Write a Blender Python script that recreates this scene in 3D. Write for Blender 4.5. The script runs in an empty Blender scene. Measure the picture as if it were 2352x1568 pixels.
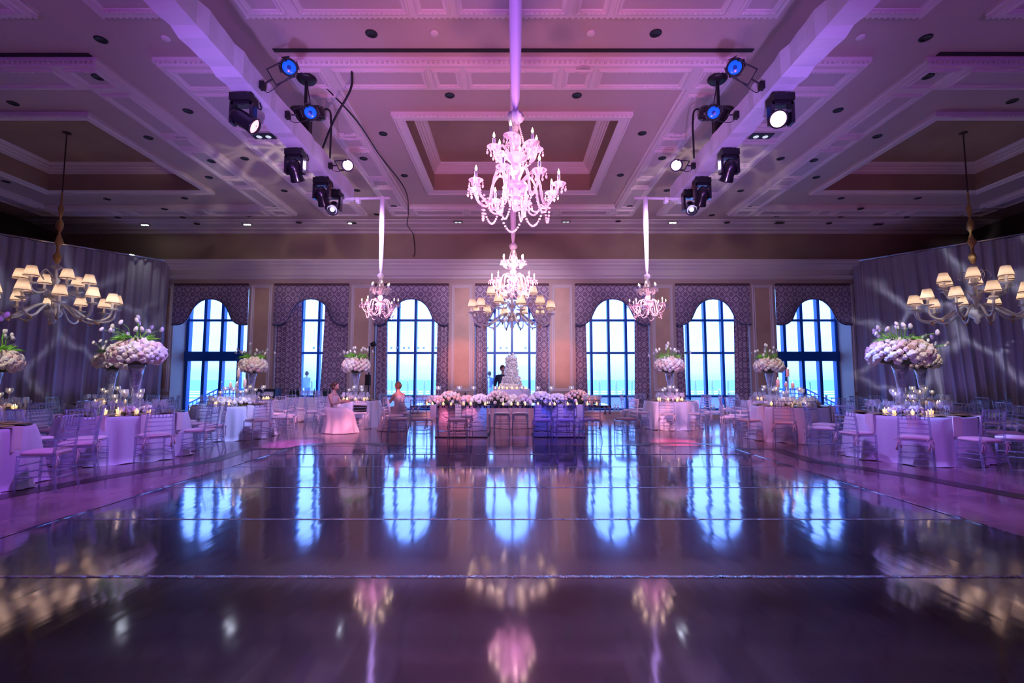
import bpy, math, random
from mathutils import Vector, Matrix, Euler
random.seed(7)
PI = math.pi
C = bpy.context.scene.collection
S = bpy.context.scene
H = 1.37                      # camera height
F = 1110.0                    # focal length in pixels of the 2352 wide frame
PITCH = math.radians(4.53)
cs, sn = math.cos(PITCH), math.sin(PITCH)
ZC = 6.8                      # ceiling
YW = 17.3                     # inner face of the window wall

def on_z(px, py, z):
    "point of the horizontal plane z seen in direction (px,py)"
    k = (784 - py) / F
    r = (k * cs + sn) / (cs - k * sn)
    Y = (z - H) / r
    d = Y * cs + (z - H) * sn
    return Vector(((px - 1176) / F * d, Y, z))

# ------------------------------------------------------------------ materials
MATS = {}
def mat(name, col, rough=0.5, metal=0.0, emit=None, es=0.0, trans=0.0, ior=1.45, spec=0.5, bump=None, vary=None, coat=0.0, sheen=0.0, sss=0):
    if name in MATS: return MATS[name]
    m = bpy.data.materials.new(name); m.use_nodes = True
    nt = m.node_tree; b = nt.nodes['Principled BSDF']
    b.inputs['Base Color'].default_value = (*col, 1)
    b.inputs['Roughness'].default_value = rough
    b.inputs['Metallic'].default_value = metal
    b.inputs['IOR'].default_value = ior
    b.inputs['Specular IOR Level'].default_value = spec
    b.inputs['Transmission Weight'].default_value = trans
    b.inputs['Coat Weight'].default_value = coat; b.inputs['Coat Roughness'].default_value = 0.06
    b.inputs['Sheen Weight'].default_value = sheen
    if emit:
        b.inputs['Emission Color'].default_value = (*emit, 1)
        b.inputs['Emission Strength'].default_value = es
    tc = nt.nodes.new('ShaderNodeTexCoord')
    if vary:                                     # (scale, amount)
        n = nt.nodes.new('ShaderNodeTexNoise'); n.inputs['Scale'].default_value = vary[0]; n.inputs['Detail'].default_value = 4
        nt.links.new(tc.outputs['Object'], n.inputs['Vector'])
        r = nt.nodes.new('ShaderNodeValToRGB')
        a = vary[1]
        r.color_ramp.elements[0].position = 0.3; r.color_ramp.elements[1].position = 0.7
        r.color_ramp.elements[0].color = (*[c * (1 - a) for c in col], 1)
        r.color_ramp.elements[1].color = (*[min(1, c * (1 + a)) for c in col], 1)
        nt.links.new(n.outputs['Fac'], r.inputs['Fac']); nt.links.new(r.outputs['Color'], b.inputs['Base Color'])
    if bump:                                     # (scale, strength, distance)
        n = nt.nodes.new('ShaderNodeTexNoise'); n.inputs['Scale'].default_value = bump[0]; n.inputs['Detail'].default_value = 3
        nt.links.new(tc.outputs['Object'], n.inputs['Vector'])
        bp = nt.nodes.new('ShaderNodeBump'); bp.inputs['Strength'].default_value = bump[1]; bp.inputs['Distance'].default_value = bump[2]
        nt.links.new(n.outputs['Fac'], bp.inputs['Height']); nt.links.new(bp.outputs['Normal'], b.inputs['Normal'])
    MATS[name] = m
    return m

def mix_clear(name, col, rough, alpha, metal=0.0, spec=0.8, emit=None, es=0):
    "clear acrylic / glass: part of the light passes straight through"
    m = mat(name, col, rough, metal, spec=spec, emit=emit, es=es)
    nt = m.node_tree; b = nt.nodes['Principled BSDF']; out = nt.nodes['Material Output']
    t = nt.nodes.new('ShaderNodeBsdfTransparent'); t.inputs['Color'].default_value = (0.93, 0.95, 1, 1)
    lw = nt.nodes.new('ShaderNodeLayerWeight'); lw.inputs['Blend'].default_value = 0.35
    mp = nt.nodes.new('ShaderNodeMapRange'); mp.inputs['To Min'].default_value = alpha; mp.inputs['To Max'].default_value = min(1, alpha + 0.5)
    mx = nt.nodes.new('ShaderNodeMixShader')
    nt.links.new(lw.outputs['Facing'], mp.inputs['Value']); nt.links.new(mp.outputs['Result'], mx.inputs['Fac'])
    nt.links.new(t.outputs[0], mx.inputs[1]); nt.links.new(b.outputs[0], mx.inputs[2]); nt.links.new(mx.outputs[0], out.inputs['Surface'])
    return m

M = {}
M['ceil'] = mat('ceiling_paint', (0.52, 0.42, 0.36), 0.55, vary=(0.6, 0.06))
M['trim'] = mat('trim_paint', (0.74, 0.66, 0.62), 0.45)
M['panel'] = mat('panel_paint', (0.55, 0.47, 0.44), 0.5)
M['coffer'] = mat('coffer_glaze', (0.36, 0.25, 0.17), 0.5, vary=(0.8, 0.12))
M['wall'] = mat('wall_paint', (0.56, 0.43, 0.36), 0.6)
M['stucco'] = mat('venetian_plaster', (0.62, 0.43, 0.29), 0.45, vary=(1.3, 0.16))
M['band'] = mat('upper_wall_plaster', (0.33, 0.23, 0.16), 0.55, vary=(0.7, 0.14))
M['unlitwall'] = mat('unlit_wall_shade', (0.08, 0.06, 0.05), 0.8)  # darkness of the unlit side walls put into the base colour
M['black'] = mat('matte_black', (0.012, 0.012, 0.014), 0.5)
M['blackgloss'] = mat('black_gloss', (0.02, 0.018, 0.025), 0.22, coat=0.5)
M['frame'] = mat('window_frame_haze', (0.008, 0.09, 0.36), 0.35)  # blue haze of the bright windows put into the base colour
M['chrome'] = mat('chrome', (0.85, 0.86, 0.9), 0.08, 1.0)
M['mirror'] = mat('mirror_cladding', (0.82, 0.84, 0.92), 0.02, 1.0, bump=(0.9, 0.12, 0.10))
M['mirrordark'] = mat('dark_mirror', (0.35, 0.33, 0.36), 0.04, 1.0)
M['linen'] = mat('table_linen', (0.74, 0.74, 0.82), 0.8, bump=(40, 0.25, 0.01), sheen=0.3)
M['napkin'] = mat('napkin_cotton', (0.86, 0.76, 0.74), 0.8)
M['cushion'] = mat('cushion_cotton', (0.88, 0.74, 0.73), 0.75)
M['peach'] = mat('peach_linen', (0.82, 0.50, 0.44), 0.8)
M['white'] = mat('white_cloth', (0.84, 0.82, 0.84), 0.8)
M['acrylic'] = mix_clear('clear_acrylic', (0.62, 0.68, 0.86), 0.10, 0.27, metal=0.3)
M['glass'] = mix_clear('clear_glass', (0.92, 0.95, 1.0), 0.04, 0.24, metal=0.35)
M['pane'] = mix_clear('window_glass', (0.7, 0.8, 0.9), 0.0, 0.02, spec=0.5)
M['crystal'] = mix_clear('lead_crystal', (1.0, 0.92, 0.96), 0.10, 0.58, metal=0.1)
M['murano'] = mix_clear('milky_glass', (0.86, 0.80, 0.76), 0.12, 0.55, metal=0.1)
M['candlewax'] = mat('candle_wax', (0.9, 0.82, 0.74), 0.5, emit=(1, 0.6, 0.3), es=0.12)
M['pinkwax'] = mat('pink_wax', (0.92, 0.48, 0.46), 0.5, emit=(1, 0.4, 0.3), es=0.12)
M['sleeve'] = mat('candle_sleeve', (0.62, 0.58, 0.95), 0.4)
M['bulb'] = mat('flame_bulb', (1, 0.9, 0.7), 0.3, emit=(1, 0.72, 0.42), es=30)
M['flame'] = mat('candle_flame', (1, 0.8, 0.5), 0.3, emit=(1, 0.66, 0.34), es=14)
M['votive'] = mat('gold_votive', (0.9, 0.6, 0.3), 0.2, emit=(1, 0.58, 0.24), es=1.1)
M['shade'] = mat('lamp_shade_silk', (0.80, 0.66, 0.56), 0.8)
_nt = M['shade'].node_tree; _t = _nt.nodes.new('ShaderNodeBsdfTranslucent'); _t.inputs['Color'].default_value = (0.80, 0.70, 0.62, 1); _a = _nt.nodes.new('ShaderNodeMixShader'); _a.inputs[0].default_value = 0.6
_nt.links.new(_nt.nodes['Principled BSDF'].outputs[0], _a.inputs[1]); _nt.links.new(_t.outputs[0], _a.inputs[2]); _nt.links.new(_a.outputs[0], _nt.nodes['Material Output'].inputs['Surface'])
M['shadetrim'] = mat('shade_trim', (0.2, 0.12, 0.1), 0.7)
M['shadeglow'] = mat('lit_bulb', (1, 0.9, 0.8), 0.4, emit=(1, 0.74, 0.52), es=27)
M['goldfabric'] = mat('gold_fabric', (0.52, 0.30, 0.09), 0.35, 0.4, bump=(30, 0.8, 0.03))
M['bronze'] = mat('bronze_rod', (0.10, 0.07, 0.05), 0.4, 0.8)
M['amber'] = mat('amber_bead', (0.55, 0.25, 0.08), 0.15)
M['ribbon'] = mat('satin_sleeve', (0.86, 0.84, 0.97), 0.45, sheen=0.3)
M['truss'] = mat('stretch_wrap', (0.84, 0.82, 0.92), 0.6, bump=(5, 0.3, 0.05))
M['blush'] = mat('blush_petals', (0.90, 0.68, 0.66), 0.7, vary=(30, 0.10), bump=(38, 0.5, 0.02))
M['cream'] = mat('cream_petals', (0.90, 0.82, 0.72), 0.7, vary=(30, 0.08), bump=(38, 0.5, 0.02))
M['whitep'] = mat('white_petals', (0.92, 0.88, 0.88), 0.7, vary=(30, 0.06), bump=(38, 0.5, 0.02))
M['peachp'] = mat('peach_petals', (0.95, 0.58, 0.42), 0.7, vary=(30, 0.10), bump=(38, 0.5, 0.02))
M['leaf'] = mat('tulip_leaf', (0.20, 0.56, 0.07), 0.5, vary=(6, 0.25))
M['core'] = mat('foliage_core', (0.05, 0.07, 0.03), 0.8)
M['china'] = mat('china', (0.80, 0.76, 0.74), 0.15)
M['gold'] = mat('gilt', (0.75, 0.55, 0.28), 0.25, 0.8)
M['skin'] = mat('skin', (0.62, 0.36, 0.27), 0.55)
M['hair'] = mat('brown_hair', (0.10, 0.04, 0.02), 0.5)
M['hairblond'] = mat('fair_hair', (0.14, 0.07, 0.04), 0.5)
M['gown'] = mat('blush_gown', (0.80, 0.62, 0.64), 0.6, sheen=0.3)
M['suit'] = mat('dark_suit', (0.012, 0.02, 0.06), 0.7)
M['bottle'] = mat('wine_bottle', (0.01, 0.025, 0.02), 0.1)
M['cable'] = mat('cable', (0.01, 0.01, 0.012), 0.5)
M['sea'] = mat('sea_water', (0.12, 0.46, 0.52), 0.5, vary=(0.004, 0.15))
M['surf'] = mat('surf_foam', (0.85, 0.95, 1.0), 0.8)
M['terrace'] = mat('terrace_stone', (0.62, 0.66, 0.66), 0.8)
M['spray'] = mat('sprayed_shell', (0.06, 0.03, 0.07), 0.35, vary=(12, 0.8))
M['lampred'] = mat('red_lens', (1, 0.3, 0.4), 0.2, emit=(1.0, 0.22, 0.34), es=3.2)
M['lampredhot'] = mat('pink_hot_lens', (1, 0.6, 0.6), 0.2, emit=(1.0, 0.55, 0.60), es=16)
M['lampviolet'] = mat('violet_lens', (0.8, 0.7, 1), 0.2, emit=(0.62, 0.50, 1.0), es=14)
M['lampblue'] = mat('blue_lens', (0.02, 0.1, 0.6), 0.15, emit=(0.0, 0.10, 0.85), es=0.7)
M['lampbluedark'] = mat('blue_lens_centre', (0.01, 0.03, 0.2), 0.15, emit=(0.0, 0.03, 0.30), es=0.4)
M['lampwhite'] = mat('white_spot_lens', (1, 1, 1), 0.2, emit=(0.85, 0.97, 1.0), es=14)
M['lampdim'] = mat('dim_spot_lens', (0.6, 0.65, 0.65), 0.2, emit=(0.8, 0.95, 0.9), es=0.5)

def damask():
    m = mat('damask', (0.5, 0.4, 0.45), 0.55, sheen=0.2); nt = m.node_tree; b = nt.nodes['Principled BSDF']
    N = nt.nodes.new; L = nt.links.new
    tc = N('ShaderNodeTexCoord'); sp = N('ShaderNodeSeparateXYZ'); L(tc.outputs['Object'], sp.inputs[0])
    def mth(op, a, b2=None):
        n = N('ShaderNodeMath'); n.operation = op
        for i, v in enumerate((a, b2)):
            if v is None: continue
            if isinstance(v, (int, float)): n.inputs[i].default_value = v
            else: L(v, n.inputs[i])
        return n.outputs[0]
    X, Z = sp.outputs['X'], sp.outputs['Z']
    u = mth('COSINE', mth('MULTIPLY', X, 2 * PI / 0.33)); v = mth('COSINE', mth('MULTIPLY', Z, 2 * PI / 0.37))
    w = mth('COSINE', mth('MULTIPLY', X, 2 * PI / 0.066)); q = mth('COSINE', mth('MULTIPLY', Z, 2 * PI / 0.074))
    o = mth('ADD', u, v); ring = mth('SINE', mth('MULTIPLY', o, 3.1))
    leaf = mth('MULTIPLY', mth('MULTIPLY', w, q), 1.3)
    f = mth('ADD', ring, leaf)
    mr = N('ShaderNodeMapRange'); mr.inputs['From Min'].default_value = -0.15; mr.inputs['From Max'].default_value = 0.25; L(f, mr.inputs['Value'])
    mx = N('ShaderNodeMix'); mx.data_type = 'RGBA'
    mx.inputs[6].default_value = (0.22, 0.15, 0.22, 1); mx.inputs[7].default_value = (0.60, 0.49, 0.57, 1)
    L(mr.outputs[0], mx.inputs[0]); L(mx.outputs[2], b.inputs['Base Color'])
    return m
M['damask'] = damask()

def marble(name, c1, c2, rough=0.12, scale=0.55):
    m = mat(name, c1, rough, spec=0.6, coat=0.2); nt = m.node_tree; b = nt.nodes['Principled BSDF']; N = nt.nodes.new; L = nt.links.new
    tc = N('ShaderNodeTexCoord'); n = N('ShaderNodeTexNoise'); n.inputs['Scale'].default_value = scale; n.inputs['Detail'].default_value = 8; n.inputs['Distortion'].default_value = 1.6
    L(tc.outputs['Object'], n.inputs['Vector'])
    r = N('ShaderNodeValToRGB'); r.color_ramp.elements[0].position = 0.38; r.color_ramp.elements[1].position = 0.62
    r.color_ramp.elements[0].color = (*c1, 1); r.color_ramp.elements[1].color = (*c2, 1)
    L(n.outputs['Fac'], r.inputs['Fac'])
    bk = N('ShaderNodeTexBrick'); bk.offset = 0; bk.inputs['Scale'].default_value = 1.0; bk.inputs['Brick Width'].default_value = 1.2; bk.inputs['Row Height'].default_value = 1.2
    bk.inputs['Mortar Size'].default_value = 0.004; bk.inputs['Color1'].default_value = (1, 1, 1, 1); bk.inputs['Color2'].default_value = (0.9, 0.9, 0.9, 1); bk.inputs['Mortar'].default_value = (0.6, 0.55, 0.5, 1)
    L(tc.outputs['Object'], bk.inputs['Vector'])
    mx = N('ShaderNodeMix'); mx.data_type = 'RGBA'; mx.blend_type = 'MULTIPLY'; mx.inputs[0].default_value = 1
    L(r.outputs[0], mx.inputs[6]); L(bk.outputs['Color'], mx.inputs[7]); L(mx.outputs[2], b.inputs['Base Color'])
    return m
M['marble'] = marble('marble_floor', (0.24, 0.14, 0.15), (0.50, 0.34, 0.35), 0.12)
M['marbleband'] = marble('dark_marble_band', (0.025, 0.008, 0.008), (0.05, 0.015, 0.014), 0.3, 2.0)

def foil():
    m = mat('mirror_vinyl', (0.30, 0.28, 0.36), 0.06, 1.0); nt = m.node_tree; b = nt.nodes['Principled BSDF']; N = nt.nodes.new; L = nt.links.new
    tc = N('ShaderNodeTexCoord'); mp = N('ShaderNodeMapping'); mp.inputs['Scale'].default_value = (1.6, 0.35, 1)
    L(tc.outputs['Object'], mp.inputs['Vector'])
    n = N('ShaderNodeTexNoise'); n.inputs['Scale'].default_value = 1.6; n.inputs['Detail'].default_value = 2.5; L(mp.outputs[0], n.inputs['Vector'])
    mp2 = N('ShaderNodeMapping'); mp2.inputs['Scale'].default_value = (9, 0.8, 1); L(tc.outputs['Object'], mp2.inputs['Vector'])
    n2 = N('ShaderNodeTexNoise'); n2.inputs['Scale'].default_value = 1.5; n2.inputs['Detail'].default_value = 1; L(mp2.outputs[0], n2.inputs['Vector'])
    ad = N('ShaderNodeMath'); ad.operation = 'MULTIPLY_ADD'; ad.inputs[1].default_value = 0.10; L(n2.outputs['Fac'], ad.inputs[0]); L(n.outputs['Fac'], ad.inputs[2])
    bp = N('ShaderNodeBump'); bp.inputs['Strength'].default_value = 0.42; bp.inputs['Distance'].default_value = 0.008
    L(ad.outputs[0], bp.inputs['Height']); L(bp.outputs['Normal'], b.inputs['Normal'])
    n3 = N('ShaderNodeTexNoise'); n3.inputs['Scale'].default_value = 3; n3.inputs['Detail'].default_value = 6; L(tc.outputs['Object'], n3.inputs['Vector'])
    mr = N('ShaderNodeMapRange'); mr.inputs['To Min'].default_value = 0.045; mr.inputs['To Max'].default_value = 0.12; L(n3.outputs['Fac'], mr.inputs['Value']); L(mr.outputs[0], b.inputs['Roughness'])
    g = N('ShaderNodeBsdfGlossy'); g.inputs['Color'].default_value = (0.24, 0.22, 0.34, 1); g.inputs['Roughness'].default_value = 0.30; L(bp.outputs['Normal'], g.inputs['Normal'])
    ms = N('ShaderNodeMixShader'); ms.inputs[0].default_value = 0.18; L(b.outputs[0], ms.inputs[1]); L(g.outputs[0], ms.inputs[2]); L(ms.outputs[0], nt.nodes['Material Output'].inputs['Surface'])
    return m
M['foil'] = foil()
M['tape'] = mat('seam_tape', (0.6, 0.58, 0.66), 0.12, 1.0, bump=(14, 0.9, 0.05))

# ------------------------------------------------------------------ mesh builder
class MB:
    def __init__(s): s.v = []; s.f = []
    def add(s, vs, fs, mx=None):
        o = len(s.v)
        s.v += [tuple(mx @ Vector(p)) if mx else tuple(p) for p in vs]
        s.f += [tuple(i + o for i in f) for f in fs]
        return s
    def box(s, x0, x1, y0, y1, z0, z1, mx=None):
        vs = [(x0, y0, z0), (x1, y0, z0), (x1, y1, z0), (x0, y1, z0), (x0, y0, z1), (x1, y0, z1), (x1, y1, z1), (x0, y1, z1)]
        return s.add(vs, [(0, 3, 2, 1), (4, 5, 6, 7), (0, 1, 5, 4), (1, 2, 6, 5), (2, 3, 7, 6), (3, 0, 4, 7)], mx)
    def tube(s, pts, r, n=6, mx=None, cap=True, flat=1.0):
        pts = [Vector(p) for p in pts]; vs = []; fs = []; m = len(pts)
        rs = r if isinstance(r, (list, tuple)) else [r] * m
        up = None
        for i, p in enumerate(pts):
            t = (pts[min(i + 1, m - 1)] - pts[max(i - 1, 0)])
            t = t.normalized() if t.length > 1e-9 else Vector((0, 0, 1))
            if up is None: a = Vector((1, 0, 0)) if abs(t.x) < 0.8 else Vector((0, 1, 0))
            else: a = up
            a = (a - t * a.dot(t)).normalized(); up = a; b = t.cross(a)
            for k in range(n):
                th = 2 * PI * k / n
                vs.append(p + (a * math.cos(th) + b * math.sin(th) * flat) * rs[i])
        for i in range(m - 1):
            for k in range(n):
                a0 = i * n + k; a1 = i * n + (k + 1) % n
                fs.append((a0, a1, a1 + n, a0 + n))
        if cap: fs.append(tuple(range(n))[::-1]); fs.append(tuple(range((m - 1) * n, m * n)))
        return s.add(vs, fs, mx)
    def lathe(s, prof, n=16, at=(0, 0, 0), mx=None, close=False, wav=None):
        vs = []; fs = []; m = len(prof)
        for i, (r, z) in enumerate(prof):
            for k in range(n):
                th = 2 * PI * k / n
                rr = r * (1 + (wav(i, th) if wav else 0))
                vs.append((at[0] + rr * math.cos(th), at[1] + rr * math.sin(th), at[2] + z))
        for i in range(m - 1):
            for k in range(n):
                a0 = i * n + k; a1 = i * n + (k + 1) % n
                fs.append((a0, a1, a1 + n, a0 + n))
        if close: fs.append(tuple(range(n))[::-1]); fs.append(tuple(range((m - 1) * n, m * n)))
        return s.add(vs, fs, mx)
    def ball(s, c, r, n=8, sc=(1, 1, 1), mx=None):
        vs = []; fs = []; m = max(4, n // 2 + 1)
        for i in range(m + 1):
            ph = PI * i / m
            for k in range(n):
                th = 2 * PI * k / n
                q = max(1e-3, math.sin(ph))
                vs.append((c[0] + r * sc[0] * q * math.cos(th), c[1] + r * sc[1] * q * math.sin(th), c[2] + r * sc[2] * math.cos(ph)))
        for i in range(m):
            for k in range(n):
                a0 = i * n + k; a1 = i * n + (k + 1) % n
                fs.append((a0 + n, a1 + n, a1, a0))
        return s.add(vs, fs, mx)
    def prism(s, pts, y0, y1, mx=None):
        "polygon in XZ extruded along Y"
        n = len(pts)
        vs = [(x, y0, z) for x, z in pts] + [(x, y1, z) for x, z in pts]
        fs = [tuple(range(n)), tuple(range(n, 2 * n))[::-1]] + [(i, (i + 1) % n + 0, (i + 1) % n + n, i + n)[::-1] for i in range(n)]
        return s.add(vs, fs, mx)
    def loop(s, x0, x1, y0, y1, prof, mx=None):
        "rectangular moulding: profile points (inset, z)"
        vs = []; fs = []
        for o, z in prof: vs += [(x0 + o, y0 + o, z), (x1 - o, y0 + o, z), (x1 - o, y1 - o, z), (x0 + o, y1 - o, z)]
        for i in range(len(prof) - 1):
            for k in range(4):
                a = i * 4 + k; b = i * 4 + (k + 1) % 4
                fs.append((a, b, b + 4, a + 4))
        return s.add(vs, fs, mx)
    def build(s, name, m, parent=None, smooth=False, loc=None):
        me = bpy.data.meshes.new(name); me.from_pydata(s.v, [], s.f); me.update()
        me.materials.append(M[m] if isinstance(m, str) else m)
        if smooth: me.polygons.foreach_set('use_smooth', [True] * len(me.polygons))
        o = bpy.data.objects.new(name, me); C.objects.link(o)
        if parent: o.parent = parent
        if loc: o.location = loc
        return o

def tag(o, label, cat, group=None, kind=None):
    o['label'] = label; o['category'] = cat
    if group: o['group'] = group
    if kind: o['kind'] = kind
    return o
def thing(name, label, cat, loc=(0, 0, 0), rz=0, group=None):
    o = bpy.data.objects.new(name, None); C.objects.link(o); o.empty_display_size = 0.2
    o.location = loc; o.rotation_euler = (0, 0, rz)
    return tag(o, label, cat, group)
def struct(o): o['kind'] = 'structure'; return o
def copy_tree(o, parent=None):
    c = o.copy(); C.objects.link(c)
    if parent: c.parent = parent
    for ch in KIDS.get(o.name, []): copy_tree(ch, c)
    return c
KIDS = {}
def note(root):
    "remember the children of a prototype (thing > part > sub-part)"
    KIDS.pop(root.name, None)
    ks = [o for o in bpy.data.objects if o.parent == root]
    KIDS[root.name] = ks
    for k in ks:
        sub = [o for o in bpy.data.objects if o.parent == k]
        if sub: KIDS[k.name] = sub
USED = set()
def place(proto, loc, rz=0, label=None, cat=None, group=None, scale=None, rot=None):
    if proto.name not in KIDS: note(proto)
    if proto.name in USED: o = copy_tree(proto)
    else: o = proto; USED.add(proto.name)
    o.location = loc; o.rotation_euler = rot if rot else (0, 0, rz)
    if scale is not None: o.scale = (scale,) * 3 if isinstance(scale, (int, float)) else scale
    if label: o['label'] = label
    if cat: o['category'] = cat
    if group: o['group'] = group
    elif 'group' in o: del o['group']
    return o
def smooth_path(pts, n=5):
    P = [Vector(p) for p in pts]; out = []
    for i in range(len(P) - 1):
        p0 = P[max(i - 1, 0)]; p1 = P[i]; p2 = P[i + 1]; p3 = P[min(i + 2, len(P) - 1)]
        for k in range(n):
            t = k / n
            out.append(0.5 * ((2 * p1) + (p2 - p0) * t + (2 * p0 - 5 * p1 + 4 * p2 - p3) * t * t + (3 * p1 - p0 - 3 * p2 + p3) * t ** 3))
    out.append(P[-1]); return out

# ------------------------------------------------------------------ the room shell
XW = 16.6; YB = -9.0; BAY = 3.62; HW = 1.34
XS = [BAY * k for k in range(-3, 4)]
struct(MB().add([(-XW, YB, 0), (XW, YB, 0), (XW, 18.4, 0), (-XW, 18.4, 0)], [(0, 1, 2, 3)]).build('floor', 'marble'))
# dark inlaid marble band
for sx, nm in ((-1, 'trim_1'), (1, 'trim_2')):
    line = [(-7.6, 1.6), (-6.9, 3.4), (-6.0, 5.76), (-5.72, 6.97), (-5.45, 7.6), (-5.08, 8.25), (-5.2, 9.72), (-4.5, 9.76), (-4.2, 10.42), (-3.7, 10.62), (-3.1, 10.55), (-2.5, 10.32), (-2.0, 10.0)]
    m = MB(); vs = []
    for i, p in enumerate(line):
        a = Vector(line[max(i - 1, 0)]); b = Vector(line[min(i + 1, len(line) - 1)]); t = (b - a).normalized(); nrm = Vector((-t.y, t.x)) * 0.15
        vs += [((p[0] + nrm.x) * -sx, p[1] + nrm.y, 0.003), ((p[0] - nrm.x) * -sx, p[1] - nrm.y, 0.003)]
    fs = [((2 * i, 2 * i + 1, 2 * i + 3, 2 * i + 2) if sx > 0 else (2 * i + 2, 2 * i + 3, 2 * i + 1, 2 * i)) for i in range(len(line) - 1)]
    struct(m.add(vs, fs).build(nm, 'marbleband'))
# walls
w = MB()
edges = [-XW] + [e for x in XS for e in (x - HW, x + HW)] + [XW]
for i in range(0, len(edges), 2): w.box(edges[i], edges[i + 1], YW, YW + 0.8, 0, 4.83)
w.box(-XW, XW, YW, YW + 0.8, 4.83, 5.67)
for i, x in enumerate(XS):
    if 0 < i < 6: w.box(x - HW, x + HW, YW + 0.02, YW + 0.8, 0, 0.25)
struct(w.build('wall_far', 'wall'))
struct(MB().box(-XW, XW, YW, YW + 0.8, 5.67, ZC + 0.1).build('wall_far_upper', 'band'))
struct(MB().box(-XW - 0.2, -XW, YB, 18.1, 0, ZC + 0.1).build('wall_left', 'unlitwall'))
struct(MB().box(XW, XW + 0.2, YB, 18.1, 0, ZC + 0.1).build('wall_right', 'unlitwall'))
struct(MB().box(-XW, XW, YB - 0.2, YB, 0, ZC + 0.1).build('wall_back', 'wall'))
# cornice along the window wall (x sweep)
c = MB()
prof = [(0, 5.0), (0.05, 5.02), (0.05, 5.08), (0.09, 5.12), (0.02, 5.16), (0.02, 5.34), (0.08, 5.38), (0.12, 5.46), (0.20, 5.50), (0.20, 5.56), (0.28, 5.62), (0.28, 5.68), (0, 5.69)]
vs = []; fs = []
for d, z in prof: vs += [(-XW, YW - d, z), (XW, YW - d, z)]
for i in range(len(prof) - 1): fs.append((2 * i, 2 * i + 1, 2 * i + 3, 2 * i + 2))
struct(c.add(vs, fs).build('trim_3', 'trim'))
# stepped crown where the ceiling meets the window wall
c = MB(); vs = []; fs = []
prof = [(YW, ZC - 0.12), (YW - 0.10, ZC - 0.11), (YW - 0.16, ZC - 0.07), (YW - 0.45, ZC - 0.07), (YW - 0.50, ZC - 0.045), (YW - 0.95, ZC - 0.045), (YW - 1.0, ZC - 0.02), (YW - 1.25, ZC - 0.02), (YW - 1.28, ZC)]
for y, z in prof: vs += [(-XW, y, z), (XW, y, z)]
for i in range(len(prof) - 1): fs.append((2 * i, 2 * i + 1, 2 * i + 3, 2 * i + 2))
struct(c.add(vs, fs).build('trim_4', 'trim'))
# pier panels with picture-frame mouldings
RX = Matrix(((1, 0, 0, 0), (0, 0, -1, 0), (0, 1, 0, 0), (0, 0, 0, 1)))   # (x, y, z) -> (x, -z, y)
def wall_frame(x0, x1, z0, z1, prof, y=YW):
    return (x0, x1, z0, z1, [(o, d) for o, d in prof], Matrix.Translation((0, y, 0)) @ RX)
piers = [-12.62] + [BAY * (k + 0.5) for k in range(-3, 3)] + [12.62]
tn = 5
for x in piers:
    hw = 0.38
    for z0, z1 in ((0.95, 4.80), (0.14, 0.82)):
        m = MB(); m.loop(*wall_frame(x - hw, x + hw, z0, z1, [(0, 0), (0.0, 0.03), (0.03, 0.05), (0.06, 0.03), (0.075, 0.015), (0.10, 0.03), (0.125, 0.0)]))
        struct(m.build('trim_%d' % tn, 'trim')); tn += 1
    q = MB(); q.box(x - hw + 0.12, x + hw - 0.12, YW - 0.006, YW, 1.07, 4.68)
    struct(q.build('trim_%d' % tn, 'stucco')); tn += 1
m = MB(); m.box(-XW, -10.86 - HW, YW - 0.03, YW, 0, 0.12)
for i in range(6): m.box(XS[i] + HW, XS[i + 1] - HW, YW - 0.03, YW, 0, 0.12)
m.box(10.86 + HW, XW, YW - 0.03, YW, 0, 0.12)
struct(m.build('baseboard_far', 'trim'))

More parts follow.
